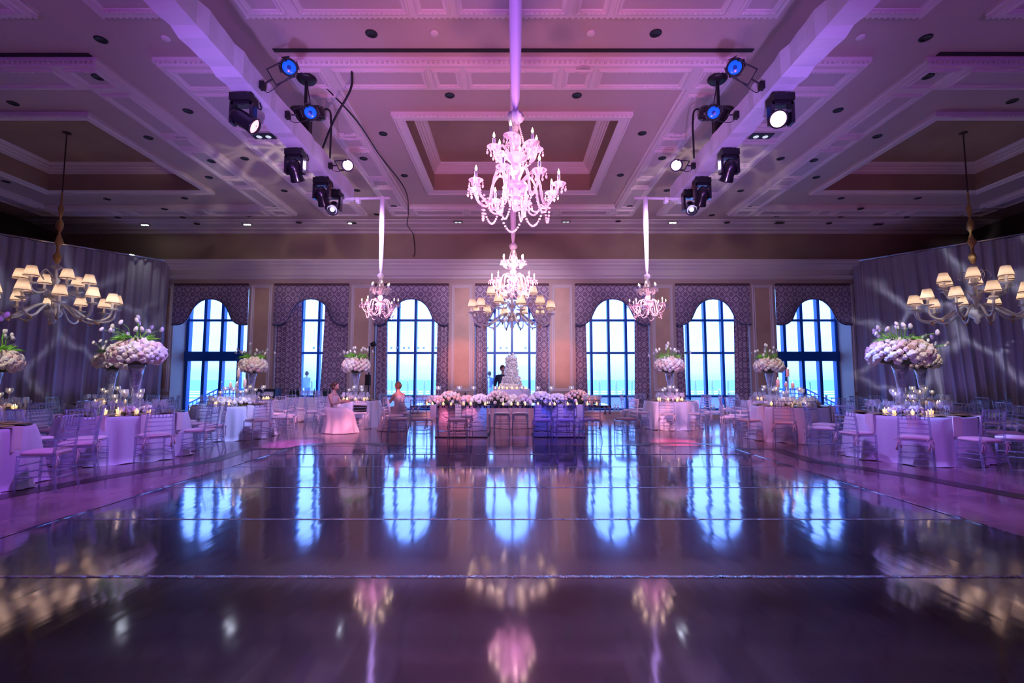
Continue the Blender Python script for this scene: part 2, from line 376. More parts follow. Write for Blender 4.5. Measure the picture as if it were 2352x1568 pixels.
# ceiling: bays with recessed coffers
K = 1.019
BX = [(-13.45, -8.6), (-2.42 * K, 2.42 * K), (8.6, 13.45)]
BY = [(0.9, 4.9), (9.42, 13.62)]
xc = sorted([-XW, XW] + [v for a, b in BX for v in (a + 0.25, b - 0.25)])
yc = sorted([YB, YW] + [v for a, b in BY for v in (a + 0.25, b - 0.25)])
cm = MB()
for i in range(len(xc) - 1):
    for j in range(len(yc) - 1):
        if i % 2 == 1 and j % 2 == 1: continue
        cm.add([(xc[i], yc[j], ZC), (xc[i + 1], yc[j], ZC), (xc[i + 1], yc[j + 1], ZC), (xc[i], yc[j + 1], ZC)], [(3, 2, 1, 0)])
struct(cm.build('ceiling', 'ceil'))
for (y0, y1) in BY:
    for (x0, x1) in BX:
        fr = MB(); fr.loop(x0, x1, y0, y1, [(0, ZC), (0, ZC - 0.08), (0.03, ZC - 0.11), (0.06, ZC - 0.11), (0.07, ZC - 0.08), (0.2, ZC - 0.08), (0.248, ZC - 0.055)])
        # carved rope edge
        n = int((x1 - x0) / 0.09)
        for k in range(n):
            xx = x0 + (k + 0.2) * (x1 - x0) / n
            fr.box(xx, xx + 0.05, y0 - 0.012, y0 + 0.02, ZC - 0.10, ZC - 0.07)
        struct(fr.build('trim_%d' % tn, 'trim')); tn += 1
        X0, X1, Y0, Y1 = x0 + 0.25, x1 - 0.25, y0 + 0.25, y1 - 0.25
        h = 0.68
        rc = MB(); rc.loop(X0, X1, Y0, Y1, [(0, ZC - 0.055), (0, ZC + h)])
        rc.add([(X0, Y0, ZC + h), (X1, Y0, ZC + h), (X1, Y1, ZC + h), (X0, Y1, ZC + h)], [(3, 2, 1, 0)])
        struct(rc.build('ceiling_recess', 'coffer'))
        cr = MB(); cr.loop(X0, X1, Y0, Y1, [(0, ZC + h - 0.26), (0.03, ZC + h - 0.25), (0.03, ZC + h - 0.2), (0.07, ZC + h - 0.17), (0.07, ZC + h - 0.13), (0.12, ZC + h - 0.1), (0.12, ZC + h - 0.06), (0.19, ZC + h - 0.03), (0.22, ZC + h)])
        struct(cr.build('trim_%d' % tn, 'trim')); tn += 1

def panelled(x0, x1, y0, y1, segs_x, segs_y, width, closed=True):
    "dropped panelled soffit running round a bay"
    global tn
    d = 0.13
    r = MB()
    if closed:
        r.loop(x0, x1, y0, y1, [(0, ZC), (0, ZC - 0.06), (0.03, ZC - 0.07), (0.05, ZC - d), (width - 0.05, ZC - d), (width - 0.03, ZC - 0.07), (width, ZC - 0.06), (width, ZC)])
        rects = []
        for a, b in segs_x:
            rects += [(a, b, y0 + 0.12, y0 + width - 0.12), (a, b, y1 - width + 0.12, y1 - 0.12)]
        for a, b in segs_y:
            rects += [(x0 + 0.12, x0 + width - 0.12, a, b), (x1 - width + 0.12, x1 - 0.12, a, b)]
    else:
        r.loop(x0, x1, y0, y1, [(0, ZC), (0, ZC - 0.06), (0.03, ZC - 0.07), (0.05, ZC - d)])
        r.add([(x0 + 0.05, y0 + 0.05, ZC - d), (x1 - 0.05, y0 + 0.05, ZC - d), (x1 - 0.05, y1 - 0.05, ZC - d), (x0 + 0.05, y1 - 0.05, ZC - d)], [(3, 2, 1, 0)])
        rects = [(x0 + 0.16, x1 - 0.16, a, b) for a, b in segs_y]
    n = int((x1 - x0) / 0.085)
    for k in range(n):
        xx = x0 + (k + 0.2) * (x1 - x0) / n
        r.box(xx, xx + 0.045, y0 - 0.01, y0 + 0.03, ZC - 0.105, ZC - 0.075)
        r.box(xx, xx + 0.045, y1 - 0.03, y1 + 0.01, ZC - 0.105, ZC - 0.075)
    struct(r.build('trim_%d' % tn, 'trim')); tn += 1
    p = MB(); q = MB()
    for a, b, c0, c1 in rects:
        p.loop(a, b, c0, c1, [(0, ZC - d), (0.0, ZC - d - 0.02), (0.03, ZC - d - 0.035), (0.05, ZC - d - 0.02), (0.09, ZC - d - 0.015), (0.10, ZC - d - 0.001)])
        q.add([(a + 0.09, c0 + 0.09, ZC - d - 0.002), (b - 0.09, c0 + 0.09, ZC - d - 0.002), (b - 0.09, c1 - 0.09, ZC - d - 0.002), (a + 0.09, c1 - 0.09, ZC - d - 0.002)], [(3, 2, 1, 0)])
        nn = int((b - a) / 0.07)
        for k in range(nn):
            xx = a + (k + 0.25) * (b - a) / nn
            for yy in (c0 + 0.035, c1 - 0.055): p.box(xx, xx + 0.035, yy, yy + 0.02, ZC - d - 0.042, ZC - d - 0.02)
    struct(p.build('trim_%d' % tn, 'trim')); tn += 1
    struct(q.build('trim_%d' % tn, 'panel')); tn += 1

def segs(a, b, small=0.5, gap=0.09, n=3):
    "alternating long and small panels from a to b"
    L_ = (b - a - small * (n - 1) - gap * (2 * n - 2)) / n; out = []; x = a
    for i in range(n):
        out.append((x, x + L_)); x += L_ + gap
        if i < n - 1: out.append((x, x + small)); x += small + gap
    return out
for (y0, y1) in ((7.75, 15.4), (-1.0, 6.75)):
    for (x0, x1) in ((-15.3, -7.0), (-3.95, 3.95), (7.0, 15.3)):
        sx_ = [(x0 + 0.12, x0 + 0.68)] + segs(x0 + 0.86, x1 - 0.86) + [(x1 - 0.68, x1 - 0.12)]
        panelled(x0, x1, y0, y1, sx_, segs(y0 + 0.86, y1 - 0.86), 0.78)
    for (x0, x1) in ((-6.08, -4.7), (4.7, 6.08)):
        panelled(x0, x1, y0, y1, None, [(y0 + 0.14, y0 + 0.72)] + segs(y0 + 0.84, y1 - 0.14, n=4), 0, closed=False)

# ------------------------------------------------------------------ outside
for ob, nm in ((MB().add([(-4000, 60, -3.2), (4000, 60, -3.2), (4000, 9000, -3.2), (-4000, 9000, -3.2)], [(0, 1, 2, 3)]).build('sea', 'sea'), 0),):
    tag(ob, 'turquoise sea stretching to the horizon outside the windows', 'sea', kind='stuff')
sf = MB()
for k in range(5):
    y0 = 75 + k * 26; sf.add([(-900, y0, -3.15 + k * .004), (900, y0, -3.15 + k * .004), (900, y0 + 12 + k * 2, -3.15 + k * .004), (-900, y0 + 12 + k * 2, -3.15 + k * .004)], [(0, 1, 2, 3)])
tag(sf.build('surf', 'surf'), 'white surf rolling in below the terrace', 'surf', kind='stuff')
tag(MB().add([(-900, 24.0, -3.0), (900, 24.0, -3.0), (900, 75, -3.1), (-900, 75, -3.1)], [(0, 1, 2, 3)]).build('beach', mat('beach_sand', (0.75, 0.8, 0.82), 0.9)), 'pale wet beach between the terrace and the surf', 'beach', kind='stuff')
struct(MB().box(-30, 30, 18.12, 24, -0.3, -0.03).build('terrace_floor', 'terrace'))
struct(MB().box(-9.3, 9.3, 20.0, 20.3, -0.02, 0.70).box(-9.35, 9.35, 19.95, 20.35, 0.66, 0.72).build('terrace_parapet', mat('parapet_stone', (0.78, 0.84, 0.86), 0.8)))
ORD = ['first', 'second', 'third', 'fourth', 'fifth', 'sixth', 'seventh']
for sx, side in ((-1, 'left'), (1, 'right')):
    t = thing('stair_railing', 'dark metal stair railing outside the %s end door' % side, 'railing', (0, 0, 0))
    x0, x1, x2, yy = 10.5, 11.75, 13.2, 19.4
    r = MB().tube([(sx * x0, yy, 1.0), (sx * x1, yy, 1.0), (sx * x2, yy, 0.28)], 0.03).tube([(sx * x0, yy, 0.83), (sx * x1, yy, 0.83), (sx * x2, yy, 0.1)], 0.022)
    r.build('handrail', 'frame', t)
    for k in range(18):
        xx = x0 + k * (x2 - x0) / 17; zt = 1.0 if xx < x1 else 1.0 - (xx - x1) / (x2 - x1) * 0.72
        MB().box(sx * xx - 0.014, sx * xx + 0.014, yy - 0.014, yy + 0.014, -0.03, zt).build('baluster', 'frame', t)

# ------------------------------------------------------------------ windows
YG = 18.12
for i, x in enumerate(XS):
    door = i in (0, 6)
    m = MB(); z0 = 0.02 if door else 0.25
    for dx in (-HW + 0.05, -0.65, 0, 0.65, HW - 0.05):
        wd = 0.045 if not door else 0.055
        m.box(x + dx - wd, x + dx + wd, YG - 0.10, YG + 0.10, z0, 4.9)
    for z in (3.60,) + (() if door else (2.37, 0.76)): m.box(x - HW, x + HW, YG - 0.075, YG + 0.075, z - 0.04, z + 0.04)
    m.box(x - HW, x + HW, YG - 0.11, YG + 0.11, z0 - 0.02, z0 + 0.07); m.box(x - HW, x + HW, YG - 0.1, YG + 0.1, 4.8, 4.92)
    if door: m.box(x - HW, x + HW, YG - 0.16, YG + 0.14, 2.07, 2.42)
    o = struct(m.build('window_%d' % (i + 1), 'frame'))
    g = MB().box(x - HW + 0.02, x + HW - 0.02, YG - 0.008, YG + 0.008, z0 + 0.02, 4.85).build('pane', 'pane', o)
    if door:
        MB().tube([(x + 0.12, YG - 0.16, 1.0), (x + 0.12, YG - 0.24, 1.02), (x + 0.12, YG - 0.24, 1.28), (x + 0.12, YG - 0.16, 1.3)], 0.015).build('door_handle', 'chrome', o)

# valances and curtains
half = [(1.35, 3.33), (1.12, 3.335), (0.95, 3.39), (0.80, 3.53), (0.70, 3.74), (0.58, 3.97), (0.40, 4.15), (0.20, 4.24), (0.0, 4.265)]
arc = [(p.x, p.y) for p in smooth_path([(a, b, 0) for a, b in half], 4)]
for i, x in enumerate(XS):
    t = thing('valance', 'mauve damask valance with an arched lower edge over the %s window from the left' % ORD[i], 'valance', (x, YW - 0.03, 0), group='damask window valances')
    lower = [(-a, b) for a, b in arc] + [(a, b) for a, b in arc[::-1]][1:]
    n = len(lower); m = MB(); vs = []
    for (a, b) in lower:
        fold = 0.012 * math.cos(a * 2 * PI / 0.9)
        vs += [(a, -0.05 - fold, b), (a * 0.985, -0.03 - fold, 4.80)]
    vs += [(v[0], v[1] + 0.05, v[2]) for v in vs]
    N2 = 2 * n; fs = []
    for k in range(n - 1):
        a = 2 * k; fs += [(a, a + 2, a + 3, a + 1), (N2 + a + 1, N2 + a + 3, N2 + a + 2, N2 + a), (a, N2 + a, N2 + a + 2, a + 2)]
    m.add(vs, fs); m.build('valance_cloth', 'damask', t, True)
    MB().tube([(a, -0.055, b) for a, b in lower], 0.018, 5).build('fringe', mat('valance_fringe', (0.09, 0.10, 0.22), 0.8), t)
    MB().box(-HW + 0.01, HW - 0.01, -0.06, 0.10, 4.76, 4.84).build('heading_board', mat('valance_heading', (0.12, 0.06, 0.07), 0.7), t)
    cw = {1: (0.86, 0.86), 2: (0.40, 0.38), 3: (0.40, 0.42), 4: (0.36, 0.46), 5: (0.30, 0.50)}.get(i)
    if cw:
        for side, wd in zip((-1, 1), cw):
            m = MB(); vs = []; fs = []; nx = int(wd / 0.02); nz = 9
            for kz in range(nz):
                z = 4.6 * kz / (nz - 1) + (0.26 if 0 else 0.02)
                wz = wd * (1 + 0.16 * (1 - kz / (nz - 1)) ** 1.3)
                for kx in range(nx + 1):
                    u = kx / nx; xx = side * (HW - 0.02 - u * wz)
                    f = 0.055 * math.sin(u * wd * 2 * PI / 0.135 + 1.3 * math.sin(i + side)) + 0.02 * math.sin(u * wd * 41 + i)
                    vs.append((xx, f, z))
            W_ = nx + 1
            for kz in range(nz - 1):
                for kx in range(nx): a = kz * W_ + kx; fs.append((a, a + 1, a + W_ + 1, a + W_))
            m.add(vs, fs); o = m.build('curtain', 'damask', None, True, loc=(x, YW - 0.17 if False else YW + 0.16, 0))
            if 0 < i < 6: o.location.z = 0.24
            sol = o.modifiers.new('s', 'SOLIDIFY'); sol.thickness = 0.012
            tag(o, '%s damask curtain hanging at the %s of the %s window from the left' % ('broad' if wd > 0.6 else 'narrow', 'left' if side < 0 else 'right', ORD[i]), 'curtain', 'floor length damask curtains')

# wall drapes cutting the far corners
for sx, side in ((-1, 'left'), (1, 'right')):
    p0 = Vector((sx * 12.32, 17.2)); d = Vector((sx * 0.629, -0.777)); nrm = Vector((-d.y * sx, d.x * sx)) * -1
    t = thing('pipe_and_drape', 'tall %s wall drape of pale sheer fabric hanging behind the %s tables' % (('dim violet', 'left') if sx < 0 else ('rippling light patterned', 'right')), 'drape')
    m = MB(); vs = []; fs = []; L_ = 6.6; nx = 560; nz = 7; rs = random.Random(3 + sx)
    ph = [rs.uniform(0, 6) for _ in range(6)]
    for kz in range(nz):
        z = 0.02 + 5.58 * kz / (nz - 1); lowf = 1 - kz / (nz - 1)
        for kx in range(nx + 1):
            s_ = L_ * kx / nx
            f = 0.06 * math.sin(s_ * 21 + 2.2 * math.sin(s_ * 1.7 + ph[0])) + 0.05 * math.sin(s_ * 9.3 + ph[1] + 1.4 * math.sin(s_ * 2.9)) + 0.02 * math.sin(s_ * 47 + ph[2])
            f *= (0.45 + 0.75 * lowf)
            sw = s_ + (0.35 * lowf * math.sin(s_ * 0.8) if sx > 0 else 0.08 * lowf)
            q = p0 + d * sw + nrm * (f - 0.05)
            vs.append((q.x, q.y, z))
    W_ = nx + 1
    for kz in range(nz - 1):
        for kx in range(nx): a = kz * W_ + kx; fs.append((a, a + 1, a + W_ + 1, a + W_))
    m.add(vs, fs); m.build('drape_cloth', mat('sheer_drape', (0.46, 0.42, 0.50), 0.75, sheen=0.2), t, True)
    q = p0 + d * L_
    MB().tube([(p0.x, p0.y, 5.63), (q.x, q.y, 5.63)], 0.025).build('crossbar', 'chrome', t)
    for s_ in (0.02, 3.3, L_):
        q = p0 + d * s_ - nrm * 0.22
        MB().tube([(q.x, q.y, 0), (q.x, q.y, 5.6)], 0.025).build('upright', 'chrome', t)

# ------------------------------------------------------------------ mirrored dance floor
df = thing('dance_floor', 'mirror finish dance floor of taped vinyl sheets in the middle of the room', 'dance floor')
DX = 4.42; ys = [-1.6, -0.15, 1.25, 3.47, 4.85, 6.25, 7.7, 9.0, 10.12]
rr = random.Random(5)
for i in range(len(ys) - 1):
    y0, y1 = ys[i], ys[i + 1]; cuts = [-DX, DX]
    tilt = rr.uniform(-0.0016, 0.0016)
    m = MB(); m.add([(-DX, y0, 0.006), (DX, y0, 0.006), (DX, y1, 0.006 + tilt + 0.002), (-DX, y1, 0.006 + tilt + 0.002)], [(0, 1, 2, 3)])
    m.build('vinyl_sheet', 'foil', df)
    if i: MB().box(-DX, DX, y0 - 0.018, y0 + 0.018, 0.004, 0.0115).build('seam_tape', 'tape', df)
m = MB()
for x0, x1, y0, y1 in ((-DX - 0.03, -DX + 0.01, -1.6, 10.14), (DX - 0.01, DX + 0.03, -1.6, 10.14), (-DX, DX, 10.11, 10.15)): m.box(x0, x1, y0, y1, 0.001, 0.012)
m.build('edge_strip', 'mirrordark', df)

# ------------------------------------------------------------------ chiavari chairs
def make_chair():
    t = thing('chiavari_chair', 'x', 'chair')
    for s in (-1, 1):
        MB().tube([(s * 0.215, -0.245, 0), (s * 0.195, -0.20, 0.22), (s * 0.19, -0.18, 0.44), (s * 0.185, -0.205, 0.70), (s * 0.17, -0.25, 0.93)], [0.013, 0.017, 0.017, 0.015, 0.014], 7).build('back_leg', 'acrylic', t, True)
        MB().tube([(s * 0.205, 0.19, 0), (s * 0.20, 0.185, 0.22), (s * 0.20, 0.18, 0.44)], [0.012, 0.017, 0.017], 7).build('front_leg', 'acrylic', t, True)
        m = MB()
        for z in (0.19, 0.27): m.tube([(s * 0.203, -0.205, z), (s * 0.203, 0.185, z)], 0.009, 6)
        m.build('stretcher', 'acrylic', t, True)
    m = MB()
    for z in (0.14, 0.22, 0.32): m.tube([(-0.2, 0.187, z), (0.2, 0.187, z)], 0.009, 6)
    m.build('stretcher', 'acrylic', t, True)
    m = MB()
    for z in (0.17, 0.25): m.tube([(-0.2, -0.205, z), (0.2, -0.205, z)], 0.009, 6)
    m.build('stretcher', 'acrylic', t, True)
    MB().box(-0.205, 0.205, -0.19, 0.20, 0.425, 0.448).build('seat', 'acrylic', t)
    m = MB()
    def yb(z): return -0.18 - (z - 0.44) * 0.14
    for z, r in ((0.92, 0.013), (0.765, 0.010), (0.70, 0.009), (0.63, 0.009), (0.555, 0.009)): m.tube([(-0.175, yb(z), z), (0.175, yb(z), z)], r, 6)
    m.build('back_rail', 'acrylic', t, True)
    m = MB()
    for k in range(6):
        x = -0.135 + k * 0.054; m.tube([(x, yb(0.765), 0.765), (x, yb(0.92), 0.92)], 0.0075, 5)
    m.build('spindle', 'acrylic', t, True)
    cu = MB(); pr = [(0.985, 0), (1.03, 0.012), (1.04, 0.024), (1.0, 0.038), (0.86, 0.048), (0.5, 0.055), (0.02, 0.056)]
    vs = []; fs = []; n = 24
    for q, z in pr:
        for k in range(n):
            th = 2 * PI * k / n; e = 0.5
            cx = math.copysign(abs(math.cos(th)) ** e, math.cos(th)); sy = math.copysign(abs(math.sin(th)) ** e, math.sin(th))
            vs.append((0.205 * q * cx, 0.005 + 0.198 * q * sy, 0.449 + z))
    for i in range(len(pr) - 1):
        for k in range(n): a0 = i * n + k; a1 = i * n + (k + 1) % n; fs.append((a0, a1, a1 + n, a0 + n))
    fs.append(tuple(range(n))[::-1])
    c = cu.add(vs, fs).build('cushion', 'cushion', t, True)
    for s in (-1, 1):
        b = MB(); o = (s * 0.19, -0.215, 0.455)
        for a in (-1, 1): b.tube(smooth_path([(o[0], o[1], o[2]), (o[0] + a * 0.03, o[1] - 0.02, o[2] + 0.015), (o[0] + a * 0.04, o[1] - 0.015, o[2] - 0.02), (o[0], o[1], o[2])], 3), 0.006, 4)
        b.tube([(o[0], o[1], o[2]), (o[0] - 0.02, o[1] - 0.015, o[2] - 0.08), (o[0] - 0.03, o[1] - 0.01, o[2] - 0.17)], [0.007, 0.012, 0.016], 4, flat=0.4)
        b.tube([(o[0], o[1], o[2]), (o[0] + 0.02, o[1] - 0.015, o[2] - 0.07), (o[0] + 0.025, o[1] - 0.01, o[2] - 0.13)], [0.007, 0.012, 0.016], 4, flat=0.4)
        b.build('tie', 'cushion', c, True)
    return t
CHAIR = make_chair()

# ------------------------------------------------------------------ flowers
def blossom(name, m, r=0.06, seed=0, ruff=0.15, n=18):
    rs = random.Random(seed); b = MB(); vs = []; fs = []; mm = 10
    ph0 = [rs.uniform(0, 6) for _ in range(4)]
    for i in range(mm + 1):
        ph = PI * i / mm
        for k in range(n):
            th = 2 * PI * k / n
            q = r * (1 + ruff * math.sin(5 * th + ph0[0] + 3 * ph) * math.sin(ph) + 0.10 * math.sin(7 * ph + 2 * th + ph0[1]) + rs.uniform(-0.05, 0.05))
            s_ = max(0.01, math.sin(ph)); vs.append((q * s_ * math.cos(th), q * s_ * math.sin(th), q * 0.88 * math.cos(ph)))
    for i in range(mm):
        for k in range(n): a0 = i * n + k; a1 = i * n + (k + 1) % n; fs.append((a0 + n, a1 + n, a1, a0))
    me_o = b.add(vs, fs).build(name, m, None, True)
    me = me_o.data; bpy.data.objects.remove(me_o); return me
BL = {c: [blossom('blossom', c, 0.062, s) for s in range(3)] for c in ('blush', 'cream', 'whitep', 'peachp')}
def bare(name, me, parent, loc, rot=(0, 0, 0), sc=1.0):
    o = bpy.data.objects.new(name, me); C.objects.link(o); o.parent = parent; o.location = loc; o.rotation_euler = rot
    o.scale = (sc,) * 3 if isinstance(sc, (int, float)) else sc
    return o
def mesh_only(mb, name, m, smooth=True):
    o = mb.build(name, m, None, smooth); me = o.data; bpy.data.objects.remove(o); return me
TULIP = mesh_only(MB().lathe([(0.002, -0.03), (0.018, -0.02), (0.022, 0.0), (0.018, 0.025), (0.008, 0.038), (0.001, 0.04)], 8), 'tulip', 'whitep')
def tall_arrangement(x, y, seed, label, R=0.43, zc=1.05, pal=('cream', 'blush', 'cream', 'whitep'), z0=0.775, nb=90, ntul=15):
    "trumpet vase with a dome of blossoms and tulips"
    rs = random.Random(seed)
    t = thing('flower_arrangement', label, 'flowers', (x, y, z0), rs.uniform(0, 1.2))
    v = MB(); v.lathe([(0.085, 0), (0.085, 0.012), (0.03, 0.03), (0.032, 0.10), (0.045, 0.25), (0.065, 0.45), (0.095, 0.68), (0.135, 0.87), (0.13, 0.87), (0.088, 0.68), (0.058, 0.45), (0.02, 0.2)], 20)
    v.build('vase', 'glass_vase', t, True)
    w_ = MB()
    pts = [((0.036 + 0.1 * (k / 60) ** 2.0) * math.cos(k * 0.55), (0.036 + 0.1 * (k / 60) ** 2.0) * math.sin(k * 0.55), 0.06 + k * 0.0132) for k in range(61)]
    for p in pts: w_.ball(p, 0.011, 5)
    w_.build('crystal_garland', 'crystal', t, True)
    MB().ball((0, 0, zc), 1, 16, (R * 0.86, R * 0.86, 0.20)).build('foliage', 'core', t, True)
    for k in range(nb):
        ga = k * 2.39996; zz = 1 - 1.55 * (k + 0.5) / nb; q = math.sqrt(max(0, 1 - zz * zz))
        c_ = rs.choice(pal)
        bare('blossom', rs.choice(BL[c_]), t, (R * 0.92 * q * math.cos(ga), R * 0.92 * q * math.sin(ga), zc + 0.245 * zz), (rs.uniform(0, 3), rs.uniform(0, 3), 0), rs.uniform(0.8, 1.3))
    for k in range(ntul):
        a = rs.uniform(0, 2 * PI); out_ = rs.uniform(0.15, 0.62) if rs.random() < 0.8 else 0.1; up = rs.uniform(0.26, 0.52) * (1.15 - out_)
        p0 = (0.10 * math.cos(a), 0.10 * math.sin(a), zc + 0.15); p2 = (out_ * math.cos(a), out_ * math.sin(a), zc + 0.15 + up)
        p1 = (out_ * 0.55 * math.cos(a), out_ * 0.55 * math.sin(a), zc + 0.15 + up * 0.75)
        tu = bare('tulip', TULIP, t, p2, (rs.uniform(-.5, .5), rs.uniform(-.5, .5), 0), rs.uniform(1.25, 1.6))
        st = MB().tube(smooth_path([p0, p1, p2], 3), 0.005, 4)
        for g in range(3):
            aa = a + rs.uniform(-0.9, 0.9); l_ = rs.uniform(0.16, 0.40)
            st.tube([p0, (p0[0] + l_ * 0.5 * math.cos(aa), p0[1] + l_ * 0.5 * math.sin(aa), p0[2] + 0.10 + 0.3 * (0.42 - l_)), (p0[0] + l_ * math.cos(aa), p0[1] + l_ * math.sin(aa), p0[2] + 0.04 + 0.8 * (0.42 - l_))], [0.012, 0.026, 0.002], 5, flat=0.2)
        st.build('stem', 'leaf', t, True)
    return t
M['glass_vase'] = mix_clear('mirrored_vase_glass', (0.85, 0.88, 0.98), 0.06, 0.45, metal=0.6)

def low_flowers(x, y, z, seed, label, rx=0.3, ry=0.2, h=0.14, n=30, pal=('cream', 'whitep'), sc=0.8):
    rs = random.Random(seed); t = thing('low_flower_arrangement', label, 'flowers', (x, y, z))
    MB().ball((0, 0, h * 0.32), 1, 12, (rx * 0.8, ry * 0.8, h * 0.32)).build('foliage', 'core', t, True)
    for k in range(n):
        ga = k * 2.39996; q = math.sqrt((k + 0.5) / n); zz = math.sqrt(max(0, 1 - q * q))
        s_ = sc * rs.uniform(0.8, 1.25)
        bare('blossom', rs.choice(BL[rs.choice(pal)]), t, (rx * q * math.cos(ga), ry * q * math.sin(ga), max(0.055 * s_, h * zz)), (rs.uniform(0, 3), rs.uniform(0, 3), 0), s_)
    return t

# ------------------------------------------------------------------ small tableware prototypes
def glass_mesh(h, r, name):
    return mesh_only(MB().lathe([(r * 0.9, 0), (r * 0.85, 0.004), (0.006, 0.008), (0.005, h * 0.48), (r * 0.6, h * 0.56), (r, h * 0.72), (r * 0.82, h)], 10), name, 'glass')
G_WINE = glass_mesh(0.23, 0.042, 'wine_glass'); G_WATER = glass_mesh(0.17, 0.040, 'water_goblet')
def solo(name, me, loc, label, cat, group=None, rz=0, sc=1.0):
    o = bpy.data.objects.new(name, me); C.objects.link(o); o.location = loc; o.rotation_euler = (0, 0, rz); o.scale = (sc,) * 3
    return tag(o, label, cat, group)
PLATE = mesh_only(MB().lathe([(0.0, 0.004), (0.09, 0.004), (0.10, 0.008), (0.155, 0.016), (0.155, 0.019), (0.10, 0.012), (0.0, 0.010)], 20), 'charger_plate', 'gold')
NAP = MB()
NAP.box(-0.07, 0.07, -0.004, 0.16, 0.0, 0.008); NAP.box(-0.07, 0.07, -0.018, -0.004, -0.30, 0.008); NAP.box(-0.055, 0.055, -0.022, -0.018, -0.27, -0.02)
NAPM = mesh_only(NAP, 'napkin', 'napkin', False)
def proto_votive():
    t = thing('votive_candle', 'x', 'candle')
    MB().lathe([(0.0, 0.001), (0.028, 0.001), (0.034, 0.06), (0.031, 0.06), (0.024, 0.006), (0.0, 0.006)], 10).build('holder', 'votive', t, True)
    MB().lathe([(0.0, 0.062), (0.006, 0.068), (0.007, 0.075), (0.0, 0.095)], 6).build('flame', 'flame', t, True)
    return t
def proto_stem():
    t = thing('stemmed_candle_holder', 'x', 'candle')
    MB().lathe([(0.05, 0), (0.05, 0.005), (0.007, 0.012), (0.006, 0.26), (0.014, 0.275), (0.045, 0.30), (0.058, 0.34), (0.055, 0.385), (0.052, 0.385), (0.054, 0.34), (0.04, 0.305), (0.0, 0.29)], 12).build('glass_bowl', 'glass', t, True)
    MB().lathe([(0.0, 0.305), (0.022, 0.305), (0.024, 0.33), (0.0, 0.332)], 10).build('candle', 'candlewax', t, True)
    MB().lathe([(0.0, 0.333), (0.009, 0.343), (0.008, 0.352), (0.0, 0.375)], 8).build('flame', 'flame', t, True)
    return t
def proto_pillar(h, ch, wax):
    t = thing('pillar_candlestick', 'x', 'candle')
    MB().lathe([(0.06, 0), (0.06, 0.008), (0.02, 0.02), (0.016, h * 0.3), (0.03, h * 0.45), (0.016, h * 0.6), (0.022, h - 0.02), (0.055, h - 0.005), (0.055, h), (0.0, h)], 12).build('glass_stand', 'glass_vase', t, True)
    MB().lathe([(0.0, h), (0.036, h + 0.001), (0.036, h + ch), (0.0, h + ch - 0.004)], 12).build('candle', wax, t, True)
    MB().lathe([(0.0, h + ch), (0.008, h + ch + 0.01), (0.007, h + ch + 0.02), (0.0, h + ch + 0.045)], 8).build('flame', 'flame', t, True)
    return t
VOT = proto_votive(); STM = proto_stem()

# ------------------------------------------------------------------ banquet tables
TH = 0.76
def cloth_mesh(r, seed, folds=18):
    rs = random.Random(seed); n = 144; m = MB(); vs = []; fs = []
    ph = rs.uniform(0, 6); a2 = rs.uniform(0, 6)
    lv = [(0.0, TH + 0.004, 0), (r * 0.5, TH + 0.004, 0), (r - 0.01, TH + 0.004, 0), (r, TH - 0.004, 0), (r + 0.01, TH - 0.06, 0.12)] + [(r + 0.015 + 0.06 * k / 8, TH - 0.06 - (TH - 0.07) * k / 8, 0.2 + 0.8 * k / 8) for k in range(1, 9)] + [(r + 0.13, 0.006, 1.2)]
    for rad, z, f in lv:
        for k in range(n):
            th = 2 * PI * k / n
            w_ = 0.075 * math.sin(round(folds * 0.5) * th + ph + 1.5 * math.sin(3 * th + a2)) ** 3 + 0.035 * math.sin(round(folds * 0.5) * 2 * th + a2 + math.sin(2 * th)) + 0.012 * math.sin(31 * th)
            q = max(1e-4, rad + f * w_)
            vs.append((q * math.cos(th), q * math.sin(th), z + (0.008 * math.sin(13 * th) if f > 1.1 else 0)))
    for i in range(len(lv) - 1):
        for k in range(n): a0 = i * n + k; a1 = i * n + (k + 1) % n; fs.append((a0, a0 + n, a1 + n, a1))
    return m.add(vs, fs)

def words(al):
    "where round the table a chair stands, as seen from the dance floor (al = degrees, 0 = towards the viewer, + = right)"
    a = (al + 180) % 360 - 180; s_ = 'right' if a > 0 else 'left'; b = abs(a)
    if b < 3: return 'near side centre'
    if b > 177: return 'far side centre'
    if b < 30: return 'near side just %s of centre' % s_
    if b < 50: return 'near %s corner' % s_
    if b < 80: return '%s side towards the front' % s_
    if b < 97: return '%s end' % s_
    if b < 120: return '%s side towards the back' % s_
    if b < 150: return 'far %s corner' % s_
    return 'far side just %s of centre' % s_

